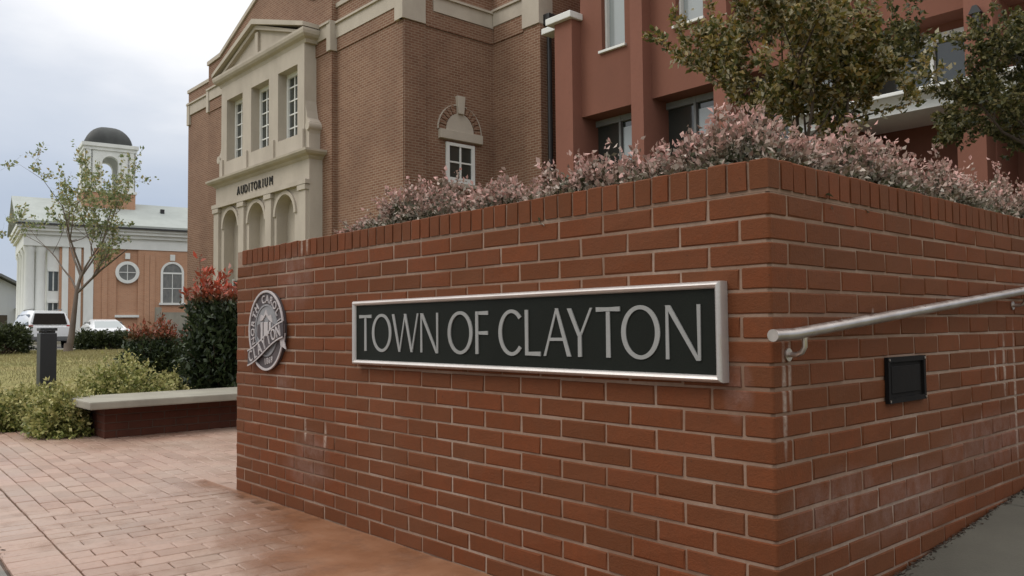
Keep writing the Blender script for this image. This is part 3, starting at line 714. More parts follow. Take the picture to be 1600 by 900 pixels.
for a in ((fy0, fy1, fz1-fw2, fz1), (fy0, fy1, fz0, fz0+fw2), (fy0, fy0+fw2, fz0+fw2, fz1-fw2), (fy1-fw2, fy1, fz0+fw2, fz1-fw2)): mb.box(.001, .014, *a)
mb.build('frame', 'louvre', parent=fx)
MB().box(.004, .008, fy0+.035, fy1-.035, fz0+.03, fz1-.03).build('cover_plate', 'louvre', parent=fx, bevel=.002)
for yb_, zb_ in ((fy0+.008, fz0+.008), (fy1-.008, fz0+.008), (fy0+.008, fz1-.008), (fy1-.008, fz1-.008)):
    MB().tube([(.013, yb_, zb_), (.0165, yb_, zb_)], .004, 8).build('screw', 'steel', parent=fx)

# ------------------------------------------------------------------ terrace and planter soil behind the wall
mb = MB(); mb.add([(XL+.21, .21, 1.235), (-.21, .21, 1.235), (-.21, 6.6, 1.235), (XL+.21, 6.6, 1.235)], [(0, 1, 2, 3)]); struct(mb, 'planter_soil', 'soil')
mb = MB(); mb.box(-11.5, 3.2, 6.62, 11.6, -.06, 1.2); struct(mb, 'terrace', 'ramp')

# ------------------------------------------------------------------ planting
def shrub(name, label, cat, c, rad, stems, per, L, W, m, new_h=.6, new_amt=.7, group=None, fill=.35, spread=.55, droop=.0, lump=.25, base_in=.35, newfn=None, flat=False):
    """dome-shaped shrub of many leafy stems. c = centre on the ground, rad = (rx, ry, height)"""
    root = thing(name, label, cat, c, 0, group)
    c = np.array(c, float); rx, ry, rz = rad
    ph = rng.uniform(0, 2*math.pi, stems); up = rng.uniform(-.05, 1, stems)**.9
    if flat: up = np.where(rng.random(stems) < .5, rng.uniform(0, 1, stems), up)
    cosu = np.sqrt(np.clip(1-up**2, 0, 1)); k = 1+lump*(np.sin(ph*3+c[0]*5)*.5+np.sin(ph*5+up*4+c[1]*7)*.35)*.6
    if flat: cosu, up = cosu**.5, np.clip(up, 0, 1)**.5
    ext = np.clip(rng.normal(.97, .10, stems), .6, 1.28)*k
    ex = 1
    tip = c+np.stack([np.cos(ph)*cosu*rx*ext*ex, np.sin(ph)*cosu*ry*ext*ex, np.maximum(up, .06)*rz*ext*ex], 1)
    b0 = c+np.stack([np.cos(ph)*rx*base_in*rng.random(stems), np.sin(ph)*ry*base_in*rng.random(stems), rz*.05*np.ones(stems)], 1)
    mid = (b0+tip)/2+np.stack([np.zeros(stems), np.zeros(stems), rz*(.16-droop)*np.ones(stems)], 1)+rng.normal(0, .04*rz, (stems, 3))
    tt = rng.uniform(fill, 1.0, (stems, per)); tt[:, 0] = 1; tt = np.sort(tt, 1)
    def bez(t): t = t[..., None]; return (1-t)**2*b0[:, None]+2*t*(1-t)*mid[:, None]+t*t*tip[:, None]
    P = bez(tt); D = unit(bez(np.minimum(tt+.03, 1.05))-bez(tt-.03))
    P = P.reshape(-1, 3); D = D.reshape(-1, 3); n = len(P); T = tt.ravel()
    side = unit(rng.normal(size=(n, 3))+np.array([0, 0, .25])); D2 = D*(1-spread)+side*spread
    sc_ = rng.uniform(.5, 1.35, n)
    P = P+rng.normal(0, L*.35, (n, 3)); P[:, 2] = np.maximum(P[:, 2], c[2]+.01)
    V = leaves(P, D2, L*sc_, W*sc_*rng.uniform(.8, 1.2, n))
    hgt = (P[:, 2]-c[2])/rz
    age = np.clip((T-.72)/.28, 0, 1)*np.clip((hgt-new_h)/.3+.5, 0, 1)*new_amt*rng.uniform(.2, 1.2, n)
    if newfn is not None: age = newfn(P, hgt, T)*rng.uniform(.4, 1.1, n)
    tint = np.stack([rng.random(n), np.clip(age, 0, 1)], 1)
    me = quads_mesh('foliage', V-c, tint, m); o = bpy.data.objects.new('foliage', me); COL.objects.link(o); o.parent = root; o['kind'] = 'stuff'
    mb = MB()
    for i in range(0, stems, 3):
        pts = [(1-t)**2*b0[i]+2*t*(1-t)*mid[i]+t*t*tip[i] for t in (0, .35, .7, .97)]
        mb.tube(pts, [L*.10, L*.08, L*.055, L*.03], 3, cap=False)
    mb.build('stems', 'twig', parent=root)['kind'] = 'stuff'
    return root
# pink-leaved fringe shrubs in the planter (the corner one fullest)
PG = 'pink fringe shrubs in the planter'
def zs(x): return 1.235
for lab, c, rad, st in (
        ('thin pink-leaved shrub at the low start of the planter row', (-2.66, .40, 1.235), (.30, .22, .27), 260),
        ('pink-leaved shrub in the planter beneath the small arched window', (-2.12, .42, 1.235), (.42, .28, .37), 640),
        ('pink-leaved shrub between the arched-window shrub and the full corner shrub', (-1.56, .42, 1.235), (.40, .28, .31), 560),
        ('full pink and grey-green shrub spilling over the wall above CLAYTON', (-.90, .44, 1.235), (.40, .34, .32), 900),
        ('largest pink-tipped shrub filling the planter corner', (-.44, .54, 1.235), (.40, .42, .37), 1100),
        ('pink-tipped shrub above the step light on the ramp side', (-.40, 1.22, 1.235), (.34, .50, .41), 1000),
        ('grey-pink shrub midway along the ramp-side planter', (-.38, 2.02, 1.235), (.32, .54, .40), 900),
        ('grey-pink shrub further up the ramp before the olive tree', (-.38, 2.95, 1.235), (.32, .60, .40), 800),
        ('grey-pink shrub at the top of the ramp-side planter row', (-.38, 4.0, 1.235), (.34, .68, .42), 700),
        ('pink shrub in the second row behind the corner shrub', (-1.0, 1.10, 1.235), (.42, .42, .34), 600)):
    shrub('fringe_shrub', lab, 'shrub', c, rad, st, 40, .023, .014, 'loro', .62, 1.0, PG, fill=.2, spread=.6, lump=.30)
red = lambda P, h, T: np.clip((h-.86)/.10, 0, 1)*np.clip((T-.6)/.3, 0, 1)
shrub('photinia_bush', 'tall dark green bush with bright red top growth behind the bench', 'bush', (-7.66, 1.80, -.03), (.42, .50, 1.42), 820, 34, .075, .032, 'photinia', newfn=red, fill=.4, flat=True, lump=.12, base_in=.6)
shrub('photinia_bush', 'tall dark bush with red tips standing partly hidden behind the sign wall', 'bush', (-7.5, 2.75, -.03), (.5, .55, 1.5), 300, 30, .075, .032, 'photinia', newfn=red, fill=.4, flat=True, lump=.12, base_in=.6)
red2 = lambda P, h, T: np.clip((h-.80)/.16, 0, 1)*np.clip((T-.7)/.3, 0, 1)*.7
shrub('nandina_bush', 'low round dark bush with red top leaves on the lawn by the street', 'bush', (-13.0, 2.62, .0), (.52, .5, .92), 420, 30, .075, .03, 'photinia', newfn=red2, fill=.35, lump=.2, base_in=.5)
shrub('nandina_bush', 'small red-leaved bush beside the low round dark bush', 'bush', (-14.3, 3.35, .04), (.5, .5, .95), 240, 30, .075, .03, 'photinia', newfn=lambda P, h, T: np.clip((h-.6)/.3, 0, 1)*.6, fill=.35, lump=.2, base_in=.5)
AG = 'yellow-green shrubs round the bench'
for lab, c, rad, st in (
        ('broad yellow-green shrub rising behind the stone bench', (-7.62, .62, -.03), (.58, .56, .62), 620),
        ('yellow-green shrub hugging the free end of the bench', (-7.02, -.05, -.01), (.36, .30, .42), 460),
        ('grey-green shrub on the paving edge at the foot of the bollard', (-7.95, -.42, -.02), (.42, .36, .36), 460),
        ('dull green shrub on the paving edge away from the bench', (-8.45, -1.05, -.03), (.45, .45, .32), 360),
        ('yellow-green shrub wrapped round the black bollard base', (-8.75, .10, -.03), (.50, .42, .34), 400),
        ('small yellow-green shrub under the tall red-topped bush', (-7.75, 1.12, -.03), (.25, .2, .48), 160),
        ('pale yellow-green shrub on the lawn side of the bollard', (-9.9, -.55, .0), (.6, .55, .30), 300)):
    shrub('variegated_shrub', lab, 'shrub', c, rad, st, 32, .038, .021, 'abelia', .3, .6, AG, fill=.3, spread=.6, lump=.35)
# clipped hedges near the street
for lab, c, rad, st in (('dark clipped hedge mound beside the white SUV', (-27.3, 2.95, .22), (1.15, .9, .9), 420),
                        ('long low clipped hedge in front of the white sedan', (-30.1, 6.75, .20), (.7, 1.0, .68), 420),
                        ('clipped hedge mound continuing the line beside the street', (-29.4, .8, .22), (1.2, 1.2, 1.0), 250)):
    shrub('clipped_hedge', lab, 'hedge', c, rad, st, 34, .085, .045, 'holly', .7, .4, 'clipped hedges along the street', fill=.5, flat=True, lump=.05, base_in=.7)

# mulch bed under the shrubs
mb = MB(); bed = [(-6.95, -.42), (-7.3, -.62), (-8.0, -.95), (-8.6, -1.6), (-10.4, -1.9), (-11, -.4), (-10.3, 1.2), (-9, 2.4), (-8.9, 4.2), (-6.95, 4.2)]
mb.prism(bed, lambda u, v, h: (u, v, h), -.05, -.004+.0); struct(mb, 'planting_bed', 'soil')
# grass blades on the near lawn
nb = 42000; gxs = rng.uniform(-34, -8.4, nb*2); gys = rng.uniform(-6, 10, nb*2)
px, py, dz = project(np.stack([gxs, gys, gz(gxs, gys)], 1)); ok = (px > -40) & (px < 400) & (dz > 5); gxs, gys = gxs[ok][:nb], gys[ok][:nb]
P = np.stack([gxs, gys, gz(gxs, gys)], 1); n = len(P); D = rng.normal(0, .35, (n, 3)); D[:, 2] = 1
sc_ = .035+.0016*(-8-gxs)
V = leaves(P, D, sc_*rng.uniform(.6, 1.3, n), sc_*.22, .1)
me = quads_mesh('lawn_grass', V, np.stack([np.clip(.5+.35*np.sin(gxs*.6+gys*.9)+rng.normal(0, .25, n), 0, 1), rng.random(n)*.3], 1), 'grassblade')
o = bpy.data.objects.new('lawn_grass', me); COL.objects.link(o); tag(o, 'short yellowing grass of the lawn behind the shrubs', 'grass', kind='stuff')

# ------------------------------------------------------------------ trees
def tree(name, label, base, height, trunk_h, r0, crown, m, bark, nlimb, lev, leafL, leafW, per, seed, lean=(0, 0), spread=.75, leaf_from=1, keep=1., group=None, up=.55, newp=.2, density=None, cl=3):
    rs = np.random.default_rng(seed); root = thing(name, label, 'tree', base, 0, group); base = np.array(base, float)
    mbt, mbl = MB(), MB(); LP, LD = [], []
    def grow(p, d, length, rad, level, out_mb):
        nseg = 4 if level < 2 else 3; pts = [p]; rads = [rad]; q = p.copy(); d = d/np.linalg.norm(d)
        for s_ in range(nseg):
            d = d+rs.normal(0, .13+.05*level, 3)+np.array([0, 0, .05*up]); d /= np.linalg.norm(d)
            q = q+d*length/nseg; pts.append(q.copy()); rads.append(rad*(1-.62*(s_+1)/nseg))
        out_mb.tube(pts, rads, 7 if level < 2 else (4 if level < 3 else 3), cap=False)
        if level >= leaf_from and rs.random() < keep:
            k = max(1, int(per*length*rs.uniform(.5, 1.4)))
            if density is not None: k = int(k*density(q))
            for _ in range(k):
                t = rs.uniform(.15, 1)*nseg; i = min(int(t), nseg-1); f = t-i
                q0 = pts[i]*(1-f)+pts[i+1]*f; dd = d*.35+rs.normal(0, .55, 3)+np.array([0, 0, -.22])
                for _c in range(cl):
                    LP.append(q0+rs.normal(0, leafL*.35, 3)); LD.append(dd+rs.normal(0, .45, 3))
        if level < lev:
            nc = int(rs.integers(3, 5)) if level > 0 else nlimb
            for k in range(nc):
                f = rs.uniform(.3, 1) if level > 0 else rs.uniform(.6, 1)
                i = min(int(f*nseg), nseg-1); g = f*nseg-i; st = pts[i]*(1-g)+pts[i+1]*g
                a = 2*math.pi*(k+rs.uniform(-.3, .3))/nc+level; side = np.array([math.cos(a), math.sin(a), 0])
                nd = d*(1-spread*.6)+side*spread+np.array([0, 0, up*.5])
                ln = (crown*.62 if level == 0 else length*.62)*rs.uniform(.75, 1.15)
                grow(st, nd, ln, max(rads[i]*.62, r0*.03), level+1, mbl)
    grow(base+np.array([0, 0, -.05]), np.array([lean[0], lean[1], 1.]), trunk_h, r0, 0, mbt)
    mbt.lathe([(r0*1.7, -.04), (r0*1.25, .08), (r0*1.02, .3)], tuple(base), 10)
    mbt.build('trunk', bark, parent=root, smooth=True); o_ = mbl.build('limbs', bark, parent=root, smooth=True)
    LP, LD = np.array(LP), np.array(LD); n = len(LP); s_ = rs.uniform(.6, 1.25, n)
    V = leaves(LP, LD, leafL*s_, leafW*s_)
    ti = np.stack([np.clip(rs.random(n), 0, 1), (rs.random(n) < newp)*rs.uniform(.4, 1, n)], 1)
    o_ = bpy.data.objects.new('crown', quads_mesh('crown', V-base, ti, m)); COL.objects.link(o_); o_.parent = root; o_['kind'] = 'stuff'
    return root, n
_, n1 = tree('young_tree', 'young street tree with thin leaves and bare twigs standing in front of the church', (-28.3, 5.1, .24), 7, 2.75, .115, 4.4, 'young', 'bark_light', 6, 4, .13, .075, 7.5, 11, spread=.62, leaf_from=3, keep=.8, up=1.0, newp=.12)
_, n2 = tree('autumn_tree', 'autumn-leaved tree with tan and olive foliage rising behind the planter corner', (-2.06, 4.15, 1.2), 5, 1.15, .05, 2.0, 'myrtle', 'bark', 9, 4, .054, .030, 56, 23, spread=.66, leaf_from=2, up=.95, newp=.22)
_, n3 = tree('olive_tree', 'darker olive-green tree over the upper end of the ramp', (-1.10, 7.7, 1.2), 5, 1.7, .06, 2.25, 'myrtle2', 'bark', 10, 4, .060, .033, 52, 31, spread=.78, leaf_from=2, up=.5, newp=.12)
print('tree leaves', n1, n2, n3)

# ------------------------------------------------------------------ bench and bollard
bn = thing('stone_bench', 'low bench of pale stone slab on a dark red brick base', 'bench', (-6.7, 1.6, -.01))
mb = MB(); mb.box(-6.915, -6.464, .134, 3.6, -.02, .2695); bbase = mb.build('base', 'bench_mortar', parent=bn)
BB = []
for _ in range(5):
    me = brick_mesh(LS, .05, HH); me.materials.clear(); me.materials.append(MT['bench_brick']); BB.append(me)
BH_ = brick_mesh(.0935, .05, HH); BH_.materials.clear(); BH_.materials.append(MT['bench_brick'])
for rw in range(4):                                         # ramped courses of the bench: long face, then the free end
    z = rw*BH+JT/2-.004; y = .130+(0 if rw % 2 else .1015)
    row = [] if rw % 2 else [(BH_, (-6.46, .130+.0935, z), math.pi/2)]
    while y < 3.35: row.append((random.choice(BB), (-6.46, y+LS, z), math.pi/2)); y += BW
    x = -6.461-(.0 if rw % 2 == 0 else .1015)
    if rw % 2: row.append((BH_, (-6.461, .130, z), 0))
    while x-LS > -6.925: row.append((random.choice(BB), (x-JT*.2, .130, z), 0)); x -= BW
    for me, l_, rz in row:
        o = bpy.data.objects.new('brick', me); COL.objects.link(o); o.parent = bbase; o.location = Vector(l_)-Vector(bn.location); o.rotation_euler = (0, 0, rz)
mb = MB(); mb.box(-7.06, -6.22, -.05, 1.75, .27, .335); mb.build('seat_slab', 'bench_slab', parent=bn, bevel=.012)
mb = MB(); mb.box(-7.06, -6.22, 1.758, 3.7, .27, .335); mb.build('seat_slab', 'bench_slab', parent=bn, bevel=.012)
bo = thing('bollard', 'black square bollard light among the yellow-green shrubs', 'bollard', (-9.42, .33, -.03))
mb = MB(); mb.box(-9.505, -9.335, .245, .415, -.05, .905); mb.build('post', 'black', parent=bo, bevel=.006)
mb = MB(); mb.box(-9.49, -9.35, .26, .40, .906, .93); mb.build('lens', 'dark', parent=bo)
mb = MB(); mb.box(-9.508, -9.332, .242, .418, .931, .965); mb.build('cap', 'black', parent=bo, bevel=.006)

# ------------------------------------------------------------------ auditorium building
aud = thing('auditorium_building', 'old brown brick hall with cream stone pedimented front lettered AUDITORIUM', 'building', (-22.35, 12, 0))
XR, XLf, YF, YC = -15.35, -29.42, 9.31, 9.15
gzA = .0
mb = MB(); mb.box(XLf, XR, YF, 32, -.3, 9.72); mb.build('wall', 'aud_brick', parent=aud)
# centre block, stepped gable parapet
cx = -22.35; CL, CR = -27.12, -18.55
mb = MB(); mb.prism([(CL, -.3), (CR, -.3), (CR, 10.18), (CR-1.05, 10.22), (cx, 11.68), (CL+1.05, 10.22), (CL, 10.18)], XZ(YF+.4), 0, YF+.4-YC); mb.build('gable_wall', 'aud_brick', parent=aud)
mb = MB(); pr = [(CL-.04, 10.18), (CL+1.05, 10.23), (cx, 11.69), (CR-1.05, 10.23), (CR+.04, 10.18)]
mb.strip([(x, z+.14) for x, z in pr], pr, XZ(YF+.45), 0, YF+.45-YC+.05); mb.build('parapet_coping', 'limestone', parent=aud)
MB().box(XLf-.04, CL-.002, YF-.04, YF+.4, 9.72, 9.84).build('parapet_coping', 'limestone', parent=aud)
mb = MB(); mb.prism([(CR+.002, YF-.04), (XR+.04, YF-.04), (XR+.04, 32), (XR-.4, 32), (XR-.4, YF+.4), (CR+.002, YF+.4)], lambda u, v, h: (u, v, h), 9.72, 9.84); mb.build('parapet_coping', 'limestone', parent=aud)
def band(x0, x1, y, z0, z1, d, name='stone_band'):
    mb = MB(); mb.box(x0, x1, y-d, y+.02, z0, z1); mb.box(x0, x1, y-d-.05, y+.02, z1+.001, z1+.06); return mb.build(name, 'limestone', parent=aud)
band(CL-.001, CR+.001, YC, 8.90, 9.26, .05); band(CR+.05, XR-.001, YF, 8.86, 9.24, .05); band(XLf+.001, CL-.05, YF, 8.86, 9.24, .05)
for x0, x1, y in ((CR-.16, CR+.03, YC), (XR-.28, XR+.01, YF), (CL-.03, CL+.16, YC), (XLf+.012, XLf+.25, YF)):
    mb = MB(); mb.box(x0, x1, y-.075, y+.1, 8.50, 9.335); mb.build('corner_block', 'limestone', parent=aud)
mb = MB(); mb.box(CR+.031, CR+.05, YC-.07, YC+.2, 8.50, 9.3); mb.build('corner_block', 'limestone', parent=aud)
# corbelled brick course below the band
for x0, x1, y in ((CR+.06, XR-.3, YF), (CL+.2, CR-.2, YC)):
    mb = MB(); mb.box(x0, x1, y-.03, y+.02, 8.50, 8.855); mb.build('brick_frieze', 'aud_brick', parent=aud)
# side wall
YI = 12.2
mb = MB(); mb.box(XR-.02, XR+.05, YF+.9, YI, 8.90, 9.28); mb.box(XR-.02, XR+.10, YF+.9, YI, 9.281, 9.34); mb.build('stone_band', 'limestone', parent=aud)
mb = MB(); mb.box(XR-.1, XR+.08, YF-.08, YF+.62, 8.50, 9.345); mb.build('corner_block', 'limestone', parent=aud)
mb = MB(); mb.box(XR-.02, XR+.035, YF, YF+.64, -.3, 8.498); mb.build('corner_pier', 'aud_brick', parent=aud)
mb = MB(); mb.box(XR-.02, XR+.03, YF+.66, YI, 8.48, 8.895); mb.build('brick_frieze', 'aud_brick', parent=aud)
# side window with blind arch
wx = XR+.0; wy0, wy1 = 10.575, 11.50; wc = (wy0+wy1)/2; fnw = YZ(wx)
win = MB().box(XR-.01, XR+.012, wy0, wy1, 4.60, 5.63).build('window', 'glass', parent=aud)
mb = MB()
for a in ((wy0, wy0+.10, 4.60, 5.63), (wy1-.10, wy1, 4.60, 5.63), (wy0+.1, wy1-.1, 5.55, 5.63), (wy0+.1, wy1-.1, 4.60, 4.74)): mb.box(XR+.012, XR+.055, *a)
mb.build('window_frame', 'white', parent=win)
mb = MB()
mb.box(XR+.013, XR+.04, wc-.022, wc+.022, 4.74, 5.55); mb.box(XR+.013, XR+.038, wy0+.1, wy1-.1, 5.12, 5.16); mb.build('glazing_bar', 'white', parent=win)
MB().box(XR-.01, XR+.13, wy0-.06, wy1+.06, 4.50, 4.595).build('sill', 'limestone', parent=win, bevel=.008)
MB().box(XR-.01, XR+.11, wc-.68, wc+.70, 5.70, 5.93).build('lintel', 'limestone', parent=aud, bevel=.01)
half = lambda r_, n=20, k=1.: [(wc+.0+r_*math.cos(t), 5.935+k*r_*math.sin(t)) for t in np.linspace(0, math.pi, n)]
MB().prism(half(.45, 20, 1.08), fnw, -.01, .03).build('arch_panel', 'limestone', parent=aud)
for k in range(15):                                         # brick voussoirs of the blind arch
    a0_, a1_ = math.pi*k/15+.02, math.pi*(k+1)/15-.02
    if 6 <= k <= 8: continue
    mb = MB(); mb.prism([(wc+r_*math.cos(t), 5.935+1.06*r_*math.sin(t)) for r_, t in ((.47, a0_), (.68, a0_), (.68, a1_), (.47, a1_))], fnw, -.01, .035+.006*(k % 2)); mb.build('arch_brick', 'aud_brick', parent=aud)
MB().strip(half(.72), half(.69), fnw, -.01, .03).build('arch_moulding', 'limestone', parent=aud)
MB().prism([(wc-.085, 6.40), (wc+.085, 6.40), (wc+.13, 6.86), (wc-.13, 6.86)], fnw, -.01, .10).build('keystone', 'limestone', parent=aud, bevel=.01)
# wing beyond the inner corner
XW = -13.50
MB().box(XR-.5, XW, YI, 24, -.3, 9.9).build('wing_wall', 'aud_brick', parent=aud)
mb = MB(); mb.box(XR+.06, XW-.60, YI-.05, YI+.02, 8.95, 9.33); mb.box(XR+.06, XW-.60, YI-.1, YI+.02, 9.331, 9.39); mb.build('stone_band', 'limestone', parent=aud)
MB().box(XW-.60, XW+.03, YI-.09, YI+.4, 8.55, 9.40).build('corner_block', 'limestone', parent=aud)
MB().box(XR+.06, XW-.62, YI-.03, YI+.02, 8.5, 8.945).build('brick_frieze', 'aud_brick', parent=aud)
MB().box(XW-.58, XW+.02, YI-.045, YI+.3, -.3, 8.548).build('corner_pier', 'aud_brick', parent=aud)
MB().tube([(XW+.10, YI+.2, 8.5), (XW+.10, YI+.2, 0)], .06, 10).build('downpipe', 'black', parent=aud, smooth='auto')
MB().box(XW+.02, XW+.24, YI+.06, YI+.36, 8.5, 8.78).build('rainwater_head', 'black', parent=aud, bevel=.02)

# --- stone frontispiece
YP = 8.75; PL, PR = -25.42, -19.05                          # lower storey
arcs = [(-24.2, .545), (-22.31, .55), (-20.45, .56)]
def arch_pts(c, r_, zs_, n=16): return [(c-r_*math.cos(t), zs_+r_*math.sin(t)) for t in np.linspace(0, math.pi, n)]
ZS = 4.17
# arcade front as boxes and spandrels round three real openings
fn = XZ(YP)
mb = MB(); xs_ = [PL]+[v for c, r_ in arcs for v in (c-r_, c+r_)]+[PR]
for i in range(0, 8, 2): mb.box(xs_[i], xs_[i+1], YP, YC+.01, -.3, 5.0)
for c, r_ in arcs:
    ap = arch_pts(c, r_, ZS); n = len(ap)
    mb.strip([(x, 5.0) for x, z in ap], ap, lambda u, v, h: (u, YP+h, v), 0, YC+.01-YP)
mb.build('arcade', 'limestone', parent=aud)
mb = MB(); mb.box(PL, PR, YP, YC+.01, 5.001, 5.56); fr = mb.build('frieze', 'limestone', parent=aud)
for c, r_ in arcs:
    ap = arch_pts(c, r_, ZS)
    MB().box(c-r_-.02, c+r_+.02, YC-.06, YC-.002, -.3, 4.9).build('arch_recess', 'limestone', parent=aud)
    mb = MB(); mb.strip([(c-(r_+.13)*math.cos(t), ZS+(r_+.13)*math.sin(t)) for t in np.linspace(0, math.pi, 16)], [(c-(r_+.02)*math.cos(t), ZS+(r_+.02)*math.sin(t)) for t in np.linspace(0, math.pi, 16)], fn, 0, .05); mb.build('archivolt', 'limestone', parent=aud)
    d0 = MB().box(c-r_+.06, c+r_-.06, YC-.10, YC-.062, -.2, 2.5).build('door', 'glass', parent=aud)
    mb = MB(); mb.box(c-r_+.0, c-r_+.06, YC-.12, YC-.062, -.2, 2.56); mb.box(c+r_-.06, c+r_, YC-.12, YC-.062, -.2, 2.56); mb.box(c-.04, c+.04, YC-.12, YC-.101, -.2, 2.5); mb.build('door_frame', 'white', parent=d0)
for xp in (PL+.24, (arcs[0][0]+arcs[1][0])/2, (arcs[1][0]+arcs[2][0])/2, PR-.24):
    mb = MB(); mb.box(xp-.19, xp+.19, YP-.09, YP+.01, -.3, 4.72); mb.box(xp-.23, xp+.23, YP-.13, YP+.01, 4.721, 4.86); mb.build('pilaster', 'limestone', parent=aud)
mb = MB(); mb.box(PL-.03, PR+.03, YP-.14, YP+.02, 4.87, 4.99); mb.build('architrave', 'limestone', parent=aud)
mb = MB(); prof = [(0, 5.56), (.05, 5.60), (.08, 5.64), (.19, 5.68), (.25, 5.74), (.26, 5.80), (0, 5.84)]
def cornice(x0, x1, yb, prof, ends=True):
    mb = MB(); vs = []
    for d, z in prof: vs.append((x0-d, yb-d, z))
    for d, z in prof: vs.append((x1+d, yb-d, z))
    for d, z in prof: vs.append((x0-d, YC+.01, z))
    for d, z in prof: vs.append((x1+d, YC+.01, z))
    n = len(prof); fs = []
    for i in range(n-1): fs += [(i, i+1, n+i+1, n+i), (2*n+i, 2*n+i+1, i+1, i), (n+i, n+i+1, 3*n+i+1, 3*n+i)]
    fs += [(0, n, 3*n, 2*n), (n-1, 2*n-1, 4*n-1, 3*n-1)]
    mb.add(vs, fs); return mb
cornice(PL, PR, YP, prof).build('cornice', 'limestone', parent=aud)
mb = MB(); tx_ = 'AUDITORIUM'
adv = {'I': .17, 'T': .24, 'M': .36}; xa = -23.75
for i, c in enumerate(tx_):
    w_ = adv.get(c, .275); put_glyph(mb, c, xa+w_/2, 5.27, .38, 0, YP-.001, .03, .82); xa += w_
mb.build('inscription', 'dark', parent=fr)['kind'] = 'stuff'
# upper storey with three deep windows
UP0, UP1 = -25.08, -19.40; YU = 8.78
ops = [(-24.65, -23.45), (-22.82, -21.60), (-21.0, -19.80)]; OZ0, OZ1 = 6.36, 8.36
mb = MB(); xs_ = [UP0]+[v for a in ops for v in a]+[UP1]
for i in range(0, 8, 2): mb.box(xs_[i], xs_[i+1], YU, YC+.3, 5.85, 8.86)
for a, b_ in ops: mb.box(a, b_, YU, YC+.3, 5.85, OZ0); mb.box(a, b_, YU, YC+.3, OZ1, 8.86)
mb.build('upper_storey', 'limestone', parent=aud)
for a, b_ in ops:
    w_ = MB().box(a, b_, YC-.04, YC-.02, OZ0, OZ1).build('window', 'glass', parent=aud)
    mb = MB()
    for bx_ in ((a, a+.11), (b_-.08, b_)): mb.box(bx_[0], bx_[1], YC-.10, YC-.041, OZ0, OZ1)
    mb.box(a+.11, b_-.08, YC-.10, YC-.041, OZ1-.12, OZ1); mb.box(a+.11, b_-.08, YC-.10, YC-.041, OZ0, OZ0+.08); mb.build('window_frame', 'white', parent=w_)
    mb = MB()
    for k in (1, 2): xx = a+.11+(b_-a-.19)*k/3; mb.box(xx-.018, xx+.018, YC-.075, YC-.041, OZ0+.08, OZ1-.12)
    for k in range(1, 5): zz = OZ0+(OZ1-OZ0)*k/5; mb.box(a+.11, b_-.08, YC-.07, YC-.041, zz-.018, zz+.018)
    mb.build('glazing_bar', 'white', parent=w_)
for xx in (UP0+.1, (ops[0][1]+ops[1][0])/2, (ops[1][1]+ops[2][0])/2, UP1-.1):
    MB().box(xx-.11, xx+.11, YU-.06, YU+.01, 5.85, 6.45).build('pedestal', 'limestone', parent=aud, bevel=.01)
for s_, xx in ((-1, UP0), (1, UP1)):                        # scrolled brackets at both flanks
    pts = [(xx, 7.25), (xx+s_*.06, 6.95), (xx+s_*.12, 6.75), (xx+s_*.26, 6.62), (xx+s_*.30, 6.48), (xx+s_*.24, 6.36), (xx+s_*.22, 6.3), (xx+s_*.22, 5.85), (xx, 5.85)]
    MB().prism(pts, XZ(YC), 0, YC-YU-.03).build('scroll', 'limestone', parent=aud)
    MB().tube([(xx+s_*.20, YC-.0, 6.50), (xx+s_*.20, YU-.02, 6.50)], .12, 14).build('scroll', 'limestone', parent=aud, smooth='auto')
cornice(UP0-.1, UP1+.1, YU, [(0, 8.861), (.04, 8.95), (.13, 9.0), (.18, 9.06), (.20, 9.14), (.20, 9.20), (0, 9.22)]).build('pediment_cornice', 'limestone', parent=aud)
pa, pb, pk = UP0-.02, UP1+.02, 10.12
MB().prism([(pa, 9.221), (pb, 9.221), (cx, pk-.05)], XZ(YC), 0, YC-YU-.02).build('tympanum', 'limestone', parent=aud)
for s_, xe in ((-1, pa-.29), (1, pb+.29)):
    p0, p1 = (xe, 9.221), (cx, pk+.16)
    MB().strip([(xe, 9.34), (cx, pk+.22)], [(xe-s_*.0, 9.222), (cx, pk+.06)], XZ(YC), 0, YC-YU+.22).build('raking_cornice', 'limestone', parent=aud)
    MB().strip([(xe-s_*.5, 9.222+.04), (cx, pk+.055)], [(xe-s_*.62, 9.2215), (cx, pk-.08)], XZ(YC), 0, YC-YU+.10).build('raking_moulding', 'limestone', parent=aud)
MB().box(cx-.10, cx+.10, YU-.06, YC, 9.23, 9.95).build('tympanum_block', 'limestone', parent=aud)

# ------------------------------------------------------------------ modern red building
new = thing('town_hall_building', 'large modern red-brown building with tall piers and deep window bays', 'building', (-5, 14, 1.2))
YN = 11.92; YPi = 11.62
piers = [(-12.43, -11.87), (-10.13, -9.80), (-8.05, -7.72), (-5.62, -5.25), (-3.48, -3.08), (-.9, -.5), (1.7, 2.1)]
TOPZ = 13.5
for a, b_ in piers:
    MB().box(a, b_, YPi, YN+.6, -.05, 8.06 if a < -12 else TOPZ).build('pier', 'stucco_light', parent=new)
MB().box(-12.62, -11.80, YPi-.12, YN+.2, 8.061, 8.22).build('pier_cap', 'white', parent=new, bevel=.02)
MB().box(-13.3, -12.44, YN+.10, YN+.5, 8.15, 8.30).build('cornice', 'white', parent=new, bevel=.02)
ZL = 5.78
bays = [(-11.87, -10.13, 1), (-9.80, -8.05, 1), (-7.72, -5.62, 1), (-5.25, -3.48, 2), (-3.08, -.9, 2), (-.5, 1.7, 2)]
